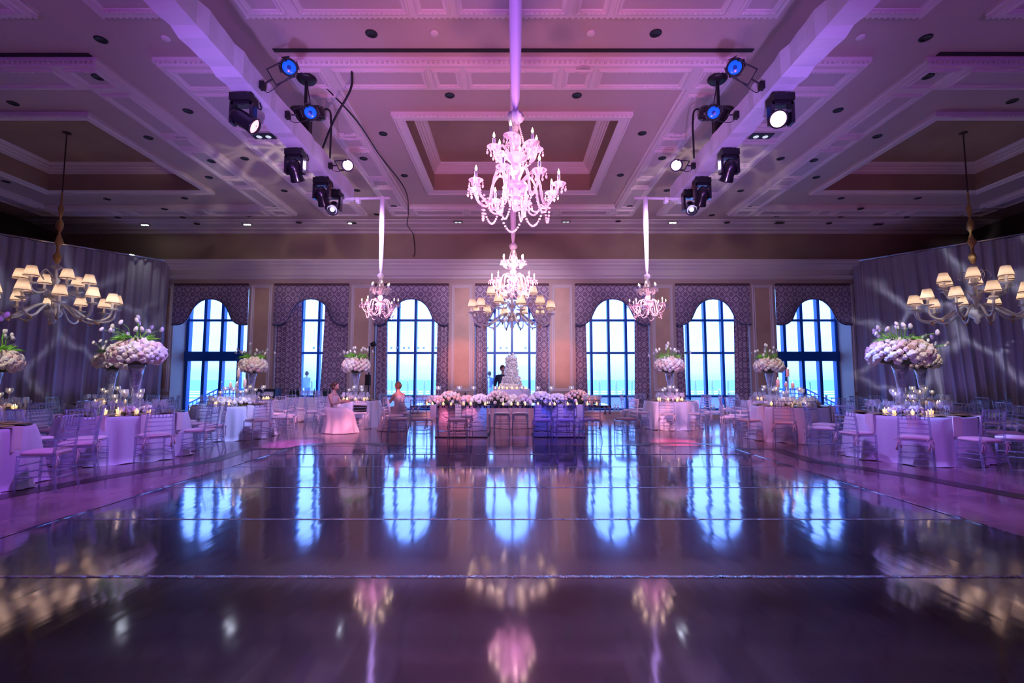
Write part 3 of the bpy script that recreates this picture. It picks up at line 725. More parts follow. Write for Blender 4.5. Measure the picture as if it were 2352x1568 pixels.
TABLES = [  # name, x, y, r, chairs, phase, tall flowers (dx, dy, seed), z of dome
    ('left front', -6.95, 8.8, 0.92, 10, 18), ('left rear corner', -10.4, 12.6, 0.86, 8, 0), ('far left edge', -10.55, 9.9, 0.86, 10, 0),
    ('nearest left', -7.15, 6.05, 0.90, 10, -12), ('left middle', -6.75, 11.75, 0.84, 10, 18), ('left back', -7.75, 14.75, 0.78, 8, 22.5),
    ('left small', -4.6, 14.3, 0.72, 8, 22.5), ('right front', 7.08, 8.72, 0.92, 10, 0), ('right rear corner', 10.3, 12.2, 0.86, 8, 0),
    ('far right edge', 11.1, 9.3, 0.86, 10, 10), ('right middle', 6.5, 11.35, 0.84, 10, 0), ('right back', 7.75, 14.6, 0.78, 8, 22.5),
    ('right small', 4.55, 14.0, 0.72, 8, 22.5)]
chair_spots = []
def chair_ok(x, y, own):
    for (nx_, ny_) in chair_spots:
        if (nx_ - x) ** 2 + (ny_ - y) ** 2 < 0.50 ** 2: return False
    for T in TABLES:
        if T[0] != own and (T[1] - x) ** 2 + (T[2] - y) ** 2 < (T[3] + 0.46) ** 2: return False
    if abs(x + 6.7) < 1.15 and abs(y - 16.3) < 0.75: return False
    if abs(x) > 10 and (x * 0.777 * (1 if x > 0 else -1) + y * 0.629) > (12.32 * 0.777 + 17.2 * 0.629 - 0.45): return False
    return True
def put_chair(x, y, rz, label, group=None):
    chair_spots.append((x, y))
    return place(CHAIR, (x, y, 0), rz, label, 'chair', group)
PEOPLE = [((-4.75, 12.75), -PI / 2 - 0.15), ((-3.02, 13.15), 0.9)]
for (x, y), rz in PEOPLE: chair_spots += [(x, y), (x - 0.45 * math.sin(rz), y + 0.45 * math.cos(rz))]
rs = random.Random(11)
for ti, (nm, tx, ty, r, nc, ph) in enumerate(TABLES):
    t = thing('round_table', 'round banquet table under the cloth of the %s group' % nm, 'table', (tx, ty, 0))
    MB().lathe([(0.0, TH - 0.03), (r - 0.02, TH - 0.03), (r - 0.02, TH - 0.002), (0.0, TH - 0.002)], 32).build('tabletop', 'panel', t)
    for a in range(4):
        th = a * PI / 2 + 0.6; MB().tube([(0.55 * r * math.cos(th), 0.55 * r * math.sin(th), 0), (0.6 * r * math.cos(th), 0.6 * r * math.sin(th), TH - 0.03)], 0.018).build('leg', 'chrome', t)
    o = cloth_mesh(r, ti * 7 + 2).build('tablecloth', 'linen', None, True, loc=(tx, ty, 0))
    tag(o, 'pale floor length cloth draped over the %s round table' % nm, 'tablecloth')
    o = MB().lathe([(0.0, TH + 0.0065), (r - 0.03, TH + 0.0065), (r - 0.03, TH + 0.012), (0.0, TH + 0.0125)], 48).build('mirrored_top', 'mirrordark', None, False, loc=(tx, ty, 0))
    tag(o, 'dark mirrored round top lying on the %s tablecloth' % nm, 'table top')
    zt = TH + 0.0135
    for k in range(nc):
        al = ph + k * 360 / nc; a = math.radians(al); ux, uy = math.sin(a), -math.cos(a)
        rr_ = r + 0.40 + rs.uniform(-0.03, 0.06); cx, cy = tx + ux * rr_, ty + uy * rr_
        if chair_ok(cx, cy, nm):
            put_chair(cx, cy, math.atan2(uy, ux) + PI / 2 + rs.uniform(-0.12, 0.12), 'clear acrylic chair at the %s table, %s' % (nm, words(al)), 'ballroom chairs at the %s table' % nm)
        # place setting
        px, py = tx + ux * (r - 0.2), ty + uy * (r - 0.2); rz = math.atan2(uy, ux) + PI / 2
        solo('charger_plate', PLATE, (px, py, zt), 'gilt charger plate in a place setting on the %s table' % nm, 'plate', 'charger plates on the %s table' % nm)
        lx, ly = -uy, ux
        for j, (me, nme, lb, dd, ss) in enumerate(((G_WINE, 'wine_glass', 'clear wine glass', 0.37, 0.10), (G_WINE, 'wine_glass', 'clear wine glass', 0.40, -0.02), (G_WATER, 'water_goblet', 'short clear water goblet', 0.35, -0.12))):
            solo(nme, me, (tx + ux * (r - dd) + lx * ss, ty + uy * (r - dd) + ly * ss, zt), '%s by a place setting on the %s table' % (lb, nm), 'glass', '%s on the %s table' % (nme.replace('_', ' ') + ('es' if nme[-1] == 's' else 's'), nm))
        if abs((al + 180) % 360 - 180) < 100:
            q = solo('napkin', NAPM, (tx + ux * (r + 0.025) , ty + uy * (r + 0.025), TH + 0.014), 'blush napkin hanging off the %s table, %s' % (nm, words(al)), 'napkin', 'napkins hanging from the %s table' % nm, rz=rz)
    if nm == 'far right edge': continue
    # centre pieces
    middle = 'middle' in nm
    for k in range(8):
        th = k * PI / 4 + 0.3; q = 0.33 if not middle else 0.40
        place(VOT, (tx + q * math.cos(th), ty + q * math.sin(th), zt), 0, 'small gold votive candle glowing on the %s table' % nm, 'candle', 'votive candles on the %s table' % nm)
    nst = 5
    for k in range(nst):
        th = k * 2 * PI / nst + ti; q = 0.20 if not middle else 0.28
        place(STM, (tx + q * math.cos(th), ty + q * math.sin(th) + 0.02, zt), 0, 'lit stemmed glass candle holder at the centre of the %s table' % nm, 'candle', 'stemmed candle holders on the %s table' % nm, scale=1.0 + 0.12 * ((k * 2) % 3 - 1))
    if middle:
        low_flowers(tx - 0.16, ty - 0.18, zt, ti, 'low cream hydrangea mound on the left of the %s table' % nm, 0.26, 0.2, 0.15, 34, ('cream', 'cream'))
        low_flowers(tx + 0.32, ty - 0.12, zt, ti + 40, 'low cream hydrangea mound on the right of the %s table' % nm, 0.24, 0.2, 0.14, 30, ('cream', 'whitep'))
        sgn = -1 if tx < 0 else 1; wax = 'candlewax' if tx < 0 else 'pinkwax'
        for hh, ch, dx, dy, ds in ((0.68, 0.17, 0.03, 0.14, 'tallest'), (0.42, 0.19, -0.12 * sgn, 0.22, 'middle sized'), (0.40, 0.12, 0.14 * sgn, 0.20, 'short'), (0.44, 0.08, 0.08 * sgn, 0.34, 'smallest')):
            p = proto_pillar(hh, ch, wax); place(p, (tx + dx * 1.3, ty + dy, zt), 0, '%s pillar candle on a clear glass stand on the %s table' % (ds, nm), 'candle')
    else:
        dz = {'far left edge': -0.12}.get(nm, 0)
        pal = {'left small': ('blush', 'cream', 'whitep'), 'right small': ('whitep', 'blush')}.get(nm, ('cream', 'blush', 'whitep'))
        fx = {'left front': 0.12, 'right front': -0.08, 'left back': -0.15}.get(nm, 0)
        tall_arrangement(tx + fx, ty, ti + 3, 'trumpet vase with a dome of %s roses on the %s table' % ('blush and cream' if 'left' in nm else 'white and pink', nm), R={'left front': 0.42, 'right front': 0.50}.get(nm, 0.40), zc=(1.06 if r > 0.8 else 1.0) + dz, pal=pal, z0=zt, nb=96)
        for k in range(3):
            th = k * 2.1 + 0.8 + ti
            low_flowers(tx + fx + 0.17 * math.cos(th), ty + 0.17 * math.sin(th), zt, ti * 5 + k, 'small posy of cream roses round the vase foot on the %s table' % nm, 0.13, 0.11, 0.10, 12, ('cream', 'blush', 'whitep'), 0.62)['group'] = 'posies round the vase on the %s table' % nm

# ------------------------------------------------------------------ head table
hx0, hx1, hy0, hy1 = -2.42, 2.36, 11.55, 12.65
t = thing('head_table', 'long mirrored head table on two mirrored pedestals in front of the cake', 'table', (0, 0, 0))
MB().box(hx0, hx1, hy0, hy1, 0.70, 0.765).build('tabletop', 'mirror', t)
m = MB()
for k in range(96):
    xx = hx0 + k * (hx1 - hx0) / 96
    if (k * 7) % 5 < 3: m.box(xx + 0.004, xx + 0.042, hy0 - 0.006, hy0 - 0.001, 0.705, 0.76)
m.build('mirror_tile_edge', mat('dark_mosaic', (0.10, 0.07, 0.24), 0.08, 0.9), t)
for x0, x1 in ((-1.80, -0.60), (0.52, 1.72)):
    MB().box(x0, x1, hy0 + 0.02, hy1 - 0.15, 0.03, 0.70).build('pedestal', 'mirror', t)
    MB().box(x0 - 0.02, x1 + 0.02, hy0 + 0.0, hy1 - 0.13, 0.0, 0.03).build('plinth', 'black', t)
for x in (-1.28, -0.86, -0.44):
    pass
HC = [(-2.05, 11.05, -0.15, 'leftmost of the front row'), (-1.22, 11.02, 0.05, 'second from the left in the front row'), (0.68, 11.0, 0.0, 'third from the left in the front row'),
      (1.20, 10.98, -0.06, 'fourth from the left in the front row'), (1.75, 11.0, 0.1, 'rightmost of the front row')]
for x, y, rz, wd in HC: put_chair(x, y, rz, 'clear acrylic chair at the head table, %s' % wd, 'ballroom chairs at the head table')
for x, y, rz, wd in ((-2.62, 11.25, -PI / 2 + 0.2, 'near the left end, seen from the side'), (-2.95, 12.2, -PI / 2 - 0.1, 'behind the one at the left end'), (2.62, 11.25, PI / 2 + 0.25, 'at the right end, seen from the side'),
                     (-0.27, 13.0, PI, 'on the far side left of the gap'), (0.22, 13.02, PI, 'on the far side right of the gap'), (-0.80, 13.0, PI, 'on the far side behind the left pedestal'), (0.85, 13.0, PI, 'on the far side behind the right pedestal')):
    put_chair(x, y, rz, 'clear acrylic chair at the head table, %s' % wd, 'ballroom chairs at the head table')
for i, (x, pal, rx, h) in enumerate([(-1.93, ('peachp', 'blush'), 0.22, 0.16), (-1.55, ('peachp', 'cream'), 0.30, 0.25), (-1.12, ('blush', 'peachp'), 0.2, 0.16), (-0.80, ('whitep', 'whitep'), 0.26, 0.18), (-0.35, ('cream', 'blush'), 0.32, 0.26),
                                     (0.02, ('cream', 'whitep'), 0.14, 0.17), (0.28, ('whitep', 'blush'), 0.16, 0.18), (0.72, ('whitep', 'cream'), 0.30, 0.25), (1.12, ('whitep', 'cream'), 0.26, 0.20), (1.62, ('peachp', 'peachp', 'blush'), 0.34, 0.28), (2.0, ('peachp', 'blush'), 0.2, 0.15)]):
    lab = ['low peach roses at the left end', 'tall mound of peach and cream roses left of the centre', 'small blush posy between two larger mounds on the left half', 'white hydrangeas on the left half', 'cream and blush roses left of the cake',
           'small cream posy before the cake', 'white and blush posy in a purple vase before the cake', 'white roses right of the cake', 'white hydrangeas on the right half', 'large mound of peach roses on the right half', 'low peach roses at the right end'][i]
    low_flowers(x, 12.1 + 0.05 * (i % 3), 0.766, 100 + i, lab + ' of the head table', rx, 0.24, h * 1.15, int(40 * rx / 0.25), pal, 0.72)
for i in range(19):
    x = -2.1 + i * 4.1 / 18 + rs.uniform(-0.09, 0.09)
    place(VOT, (x, 11.68 + rs.uniform(0, 0.13), 0.766), 0, 'gold glass votive candle along the front edge of the head table', 'candle', 'votive candles on the head table', scale=0.8)
for i, x in enumerate((-1.88, -1.35, -0.98, -0.42, 0.26, 0.66, 1.00, 1.52)):
    place(STM, (x, 12.42, 0.766), 0, 'lit stemmed candle behind the head table flowers, %s from the left' % (ORD + ['eighth'])[i], 'candle', 'stemmed candle holders on the head table', scale=1.15)
for i in range(18):
    x = (-2.3 + (i % 9) * 0.05) if i < 9 else (1.75 + (i % 9) * 0.055)
    solo('wine_glass', G_WINE, (x, 11.72 + (i % 3) * 0.16, 0.766), 'clear wine glass in the cluster at the %s end of the head table' % ('left' if i < 9 else 'right'), 'glass', 'wine glasses at the %s end of the head table' % ('left' if i < 9 else 'right'))
for i, x in enumerate((-1.86, -1.27, 0.62, 1.14, 1.60)):
    solo('napkin', NAPM, (x, hy0 - 0.03, 0.77), 'folded blush napkin hanging from the head table front, %s from the left' % ORD[i], 'napkin', 'napkins hanging from the head table')
for i, x in enumerate((-2.34, -2.22, 2.2, 2.31)):
    m = MB().lathe([(0.012, 0), (0.02, -0.02), (0.012, -0.04), (0.035, -0.16), (0.0, -0.16)], 8)
    tag(m.build('tassel', 'cushion', None, True, loc=(x, hy0 - 0.04, 0.72)), 'blush tassel hanging from the head table, %s from the left' % ORD[i], 'tassel', 'tassels on the head table')
# small black tray stand and menu easel on the head table
m = MB()
for k in range(5): m.box(-0.60 + k * 0.035, -0.585 + k * 0.035, 11.62, 11.64, 0.80, 0.92)
m.box(-0.61, -0.43, 11.60, 11.76, 0.768, 0.80)
tag(m.build('bottle_rack', 'blackgloss'), 'small black rack standing on the front of the head table', 'rack')
m = MB().tube([(-1.3, 12.2, 0.766), (-1.18, 12.3, 1.05)], 0.01).tube([(-1.06, 12.2, 0.766), (-1.18, 12.3, 1.05)], 0.01).tube([(-1.18, 12.48, 0.766), (-1.18, 12.3, 1.05)], 0.01).tube([(-1.27, 12.22, 0.90), (-1.09, 12.22, 0.90)], 0.012)
tag(m.build('table_easel', 'black'), 'black tripod easel behind the flowers on the left half of the head table', 'easel')

# cake table and cake
t = thing('cake_table', 'table with a peach skirt and a pale pleated riser holding the cake', 'table', (0.0, 14.4, 0))
def pleated(m, r, z0, z1, amp, n, fl=0.05):
    lv = [(0.0, z1, 0), (r, z1, 0)] + [(r + fl * k / 4, z1 - (z1 - z0) * k / 4, 1) for k in range(1, 5)]
    return m.lathe([(a, b) for a, b, c in lv], 96, wav=lambda i, th: (amp / max(r, 0.1)) * math.sin(n * th) * (0 if i < 2 else i / 5))
pleated(MB(), 0.70, 0.01, 0.76, 0.03, 22).build('peach_skirt', 'peach', t, True)
pleated(MB(), 0.52, 0.765, 1.10, 0.015, 30, 0.04).build('riser_cover', 'white', t, True)
t = thing('wedding_cake', 'tall tiered wedding cake covered in small white orchids', 'cake', (-0.02, 14.4, 1.102))
tiers = [(0.28, 0, 0.16), (0.21, 0.16, 0.36), (0.165, 0.36, 0.58), (0.135, 0.58, 0.80), (0.12, 0.80, 0.93)]
for r, a, b in tiers: MB().lathe([(0.0, a), (r, a), (r, b - 0.01), (r - 0.01, b), (0.0, b)], 24).build('tier', 'white', t, True)
orch = mesh_only(MB().ball((0, 0, 0), 0.022, 6, (1, 0.35, 1)).ball((0, 0, 0), 0.022, 6, (0.35, 1, 1)).ball((0, 0, 0), 0.019, 6, (1, 1, 0.35)), 'orchid', 'whitep')
ro = random.Random(9); spots = []
for k in range(950):
    ti_ = ro.choices(range(5), [5, 4, 3.5, 3, 2])[0]; r, a, b = tiers[ti_]; th = ro.uniform(0, 2 * PI); z = ro.uniform(a + 0.02, b)
    q = r + ro.uniform(0, 0.05) + (0.05 * (1 - (z - a) / (b - a)) if ti_ < 2 else 0)
    spots.append((q * math.cos(th), q * math.sin(th), z))
spots += [(ro.gauss(0, 0.06), ro.gauss(0, 0.06), 0.95 + abs(ro.gauss(0, 0.04))) for _ in range(40)]
spots.sort(key=lambda p: p[1])
for p in spots[:100]: bare('orchid', orch, t, p, (ro.uniform(0, 3), ro.uniform(0, 3), 0), ro.uniform(0.8, 1.3))
rest = MB()
for p in spots[100:]: rest.ball(p, 0.021, 6, (1, 0.45, 1)).ball(p, 0.021, 6, (0.45, 1, 0.8))
o = rest.build('orchid_cover', 'whitep', t, True); o['kind'] = 'stuff'
for k in range(9):
    th = PI + (k + 0.5) * PI / 9
    place(VOT, (0.43 * math.cos(th), 14.4 + 0.40 * math.sin(th), 1.102), 0, 'small votive candle round the front of the wedding cake', 'candle', 'votive candles round the cake', scale=0.8)

# bar table under the second window
t = thing('bar_table', 'cloth covered serving table below the second window from the left', 'table', (-6.7, 16.3, 0))
m = MB(); n = 120; vs = []; fs = []
lv = [(0.0, 0.78, 0), (0.95, 0.78, 0), (1.0, 0.775, 0), (1.01, 0.5, 0.5), (1.03, 0.2, 1), (1.05, 0.01, 1)]
for q, z, f in lv:
    for k in range(n):
        th = 2 * PI * k / n; e = 0.35
        cx = math.copysign(abs(math.cos(th)) ** e, math.cos(th)); sy = math.copysign(abs(math.sin(th)) ** e, math.sin(th)); w_ = 1 + f * 0.02 * math.sin(24 * th)
        vs.append((0.80 * q * cx * w_, 0.38 * q * sy * w_, z))
for i in range(len(lv) - 1):
    for k in range(n): a0 = i * n + k; a1 = i * n + (k + 1) % n; fs.append((a0, a0 + n, a1 + n, a1))
m.add(vs, fs).build('tablecloth', 'white', t, True)
BOT = mesh_only(MB().lathe([(0.0, 0), (0.036, 0), (0.037, 0.18), (0.03, 0.21), (0.013, 0.24), (0.013, 0.30), (0.0, 0.30)], 10), 'wine_bottle', 'bottle')
for i, x in enumerate((-7.38, -7.30, -7.22, -7.12, -6.62, -6.32, -6.20, -6.10, -6.02)):
    solo('wine_bottle', BOT, (x, 16.2 + 0.06 * (i % 3), 0.781), 'dark wine bottle standing on the serving table below the second window', 'bottle', 'wine bottles on the serving table')
for i in range(14):
    solo('wine_glass', G_WINE, (-7.02 + (i % 7) * 0.10, 16.12 + (i // 7) * 0.18, 0.781), 'clear wine glass on the serving table below the second window', 'glass', 'glasses on the serving table')
t = thing('side_console', 'low dark console against the pier left of the second window', 'cabinet', (-8.55, 16.7, 0))
MB().box(-0.5, 0.5, -0.2, 0.25, 0.0, 1.02).build('body', mat('dark_wood', (0.03, 0.03, 0.06), 0.4), t)
MB().box(-0.53, 0.53, -0.23, 0.28, 1.02, 1.06).build('top', mat('dark_wood2', (0.05, 0.04, 0.06), 0.3), t)
# clutch bag on a chair of the small left table
m = MB().box(-0.17, 0.17, -0.06, 0.06, 0, 0.16).box(-0.175, 0.175, -0.065, 0.065, 0.09, 0.165)
o = m.build('clutch_bag', 'black', None, False, loc=(-4.13, 13.24, 0.512)); o.rotation_euler = (0, 0.05, 0.1)
tag(o, 'black box clutch bag resting on a chair seat at the left small table', 'bag')
# lighting stand beside the third window
t = thing('light_stand', 'black lighting stand against the pier left of the third window', 'stand', (-5.0, 16.9, 0))
MB().tube([(0, 0, 0.02), (0, 0, 2.55)], 0.022).build('pole', 'black', t)
for a in range(3): MB().tube([(0, 0, 0.5), (0.4 * math.cos(a * 2.1 + 1), 0.18 * math.sin(a * 2.1 + 1), 0.01)], 0.014).build('leg', 'black', t)
MB().box(-0.10, 0.06, -0.08, 0.06, 1.18, 1.55).build('dimmer_box', 'black', t)
MB().lathe([(0.07, 0), (0.09, 0.10), (0.08, 0.18), (0.0, 0.18)], 12, mx=Matrix.Translation((0.06, -0.02, 2.58)) @ Matrix.Rotation(1.2, 4, 'Y')).build('lamp_head', 'black', t)

# floating-candle cylinders on the parapet outside, hanging votives, sill lights
def cyl(h, wat):
    t = thing('glass_cylinder_candle', 'x', 'candle')
    MB().lathe([(0.0, 0.002), (0.055, 0.002), (0.055, h + 0.10), (0.051, h + 0.10), (0.051, 0.01), (0.0, 0.01)], 14).build('cylinder', 'glass', t, True)
    MB().lathe([(0.0, h - 0.03), (0.045, h - 0.03), (0.046, h), (0.0, h + 0.004)], 12).build('floating_candle', 'candlewax', t, True)
    MB().lathe([(0.0, h + 0.004), (0.009, h + 0.015), (0.0, h + 0.05)], 6).build('flame', 'flame', t, True)
    return t
TALLC = cyl(0.62, 1); SHORTC = cyl(0.22, 1)
for i in range(1, 6):
    wx = XS[i] * 1.1
    for k, dx in enumerate((-1.0, -0.35, 0.35, 1.0)):
        place(TALLC, (wx + dx, 20.15, 0.722), 0, 'tall water filled glass cylinder with floating candle outside the %s window' % ORD[i], 'candle', 'tall candle cylinders outside the %s window' % ORD[i])
    for k, dx in enumerate((-0.7, 0.05, 0.62)):
        place(SHORTC, (wx + dx, 20.12, 0.722), 0, 'short glass cylinder with floating candle outside the %s window' % ORD[i], 'candle', 'short candle cylinders outside the %s window' % ORD[i])
hv = thing('hanging_votive', 'x', 'candle')
MB().lathe([(0.0, -0.05), (0.035, -0.035), (0.045, 0.0), (0.035, 0.035), (0.033, 0.035), (0.042, 0.0), (0.0, -0.045)], 10).build('globe', 'glass', hv, True)
MB().lathe([(0.0, -0.03), (0.02, -0.03), (0.02, -0.012), (0.0, -0.01)], 8).build('candle', 'candlewax', hv, True)
MB().tube([(0, 0, 0.035), (0, 0, 1.9)], 0.0015, 3).build('thread', 'chrome', hv)
for i, dxs in ((1, (-0.1, 0.12, 0.42)), (2, (-0.85, -0.66, -0.38, -0.2, 0.15, 0.35, 0.8)), (3, (-0.9, -0.42, -0.2, 0.5))):
    for dx in dxs: place(hv, (XS[i] + dx, YG - 0.25, 2.55), 0, 'small clear votive globe hanging in the %s window' % ORD[i], 'candle', 'votive globes hanging in the %s window' % ORD[i])
for i, dxs in ((4, (-0.9, -0.7, 0.1, 0.22, 0.8)), (5, (-0.25, -0.02, 0.08, 0.3, 0.42, 0.6, 0.8))):
    for dx in dxs: place(SHORTC, (XS[i] + dx, YW + 0.35, 0.252), 0, 'short glass cylinder candle on the sill of the %s window' % ORD[i], 'candle', 'candles on the sill of the %s window' % ORD[i], scale=0.7)

# ------------------------------------------------------------------ crystal chandeliers
def crystal(name_label, loc, top, seed, sleeve_r=0.055):
    "loc = centre bottom height; body about 1 m tall"
    x, y, z = loc; rs = random.Random(seed)
    t = thing('crystal_chandelier', name_label, 'chandelier', (x, y, z))
    # column
    MB().lathe([(0.0, 0.20), (0.02, 0.21), (0.05, 0.25), (0.03, 0.29), (0.09, 0.33), (0.115, 0.37), (0.10, 0.40), (0.035, 0.43), (0.03, 0.47), (0.055, 0.50), (0.06, 0.54), (0.03, 0.58), (0.075, 0.62), (0.09, 0.65), (0.04, 0.68), (0.025, 0.72), (0.05, 0.76), (0.045, 0.82), (0.02, 0.86), (0.03, 0.90), (0.0, 0.98)], 14).build('stem', 'crystal', t)
    MB().lathe([(0.0, 0.31), (0.06, 0.325), (0.09, 0.36), (0.0, 0.365)], 12).build('receiver_bowl', mat('violet_glass', (0.30, 0.24, 0.95), 0.1, coat=0.5), t, True)
    ends = []
    for tier, (na, R, zb, ze, dip, a0) in enumerate(((8, 0.37, 0.40, 0.36, -0.13, 0.22), (6, 0.19, 0.64, 0.70, -0.10, 0.0))):
        for k in range(na):
            a = a0 + 2 * PI * k / na + seed * 0.3; dz = 0.02 * math.sin(3 * a)
            P = [(0.04, zb), (0.10 + 0.1 * R, zb + 0.09), (0.30 * R + 0.09, zb + 0.02), (0.6 * R + 0.02, ze + dip + dz), (0.88 * R, ze + dip * 0.75 + dz), (R, ze + dz)]
            m = MB().tube(smooth_path([(r * math.cos(a), r * math.sin(a), zz) for r, zz in P], 4), 0.011, 6)
            arm = m.build('arm', 'crystal', t)
            ex, ey, ez = R * math.cos(a), R * math.sin(a), ze + dz; ends.append((ex, ey, ez, tier, a))
            pn = MB().lathe([(0.0, -0.005), (0.03, 0.0), (0.062, 0.02), (0.056, 0.025), (0.03, 0.008), (0.0, 0.004)], 12, (ex, ey, ez), wav=lambda i, th: 0.10 * math.sin(6 * th))
            for j in range(6):
                b = j * PI / 3; qx, qy = ex + 0.055 * math.cos(b), ey + 0.055 * math.sin(b)
                pn.ball((qx, qy, ez - 0.005), 0.007, 5); pn.ball((qx, qy, ez - 0.03), 0.011, 6, (0.8, 0.8, 1.6))
            pn.build('drip_pan', 'crystal', t)
            cdl = MB().lathe([(0.0, 0.01), (0.012, 0.01), (0.012, 0.095), (0.0, 0.096)], 8, (ex, ey, ez)).build('candle', 'sleeve', t, True)
            MB().lathe([(0.0, 0.096), (0.009, 0.108), (0.010, 0.118), (0.004, 0.138), (0.0, 0.150)], 8, (ex, ey, ez)).build('flame_bulb', 'bulb', t, True)
    def strand(p, q, sag, n, rad, nm='bead_strand'):
        m = MB()
        for k in range(n + 1):
            u = k / n; pt = Vector(p).lerp(Vector(q), u); pt.z -= sag * 4 * u * (1 - u)
            m.ball(pt, rad, 6)
        m.build(nm, 'crystal', t)
    low = [e for e in ends if e[3] == 0]; upp = [e for e in ends if e[3] == 1]
    for i, e in enumerate(low):
        f = low[(i + 1) % len(low)]
        strand((e[0] * 0.8, e[1] * 0.8, e[2] - 0.09), (f[0] * 0.8, f[1] * 0.8, f[2] - 0.09), 0.16 + 0.03 * (i % 2), 16, 0.010)
        strand((e[0] * 0.7, e[1] * 0.7, e[2] - 0.11), (0.07 * math.cos(e[4]), 0.07 * math.sin(e[4]), 0.30), 0.12, 16, 0.009)
    for i, e in enumerate(upp):
        f = upp[(i + 1) % len(upp)]
        strand((e[0], e[1], e[2] - 0.01), (f[0], f[1], f[2] - 0.01), 0.07, 10, 0.008)
        strand((0.035 * math.cos(e[4]), 0.035 * math.sin(e[4]), 0.93), (e[0] * 0.5, e[1] * 0.5, 0.70), 0.0, 14, 0.007)
    for k in range(10):
        a = k * 2 * PI / 10; m = MB().ball((0.1 * math.cos(a), 0.1 * math.sin(a), 0.29), 0.016, 6, (0.7, 0.7, 1.8)); m.build('pendant', 'crystal', t)
    MB().ball((0, 0, 0.20), 0.03, 8, (1, 1, 1.3)).build('finial', 'crystal', t)
    # gathered sleeve with a ruffle
    hgt = top - z
    m = MB().lathe([(0.02, 0.93), (0.05, 0.95), (0.065, 0.99), (0.055, 1.03), (0.02, 1.05)], 16, wav=lambda i, th: 0.22 * math.sin(7 * th + i))
    m.build('bow', 'ribbon', t, True)
    pr = [(0.018, 1.04), (0.035, 1.16), (sleeve_r * 0.85, 1.4), (sleeve_r, 1.9)] + [(sleeve_r * (1 + 0.05 * math.sin(k)), 1.9 + (hgt - 1.9) * k / 6) for k in range(1, 7)]
    MB().lathe(pr, 14, wav=lambda i, th: 0.10 * math.sin(4 * th + i * 0.3)).build('fabric_sleeve', 'ribbon', t, True)
    return t
crystal('large pink lit crystal chandelier hanging nearest the camera on a violet sleeve', (0.03, 3.98, 2.62), ZC, 1, 0.052)
crystal('pink lit crystal chandelier behind the nearest one, just above the shaded chandelier', (0.02, 8.35, 2.72), ZC, 2)
crystal('small pink lit crystal chandelier hanging left above the third window', (-2.78, 10.1, 2.57), 5.28, 3, 0.05)
crystal('small pink lit crystal chandelier hanging right above the fifth window', (2.86, 10.1, 2.56), 5.28, 4, 0.05)

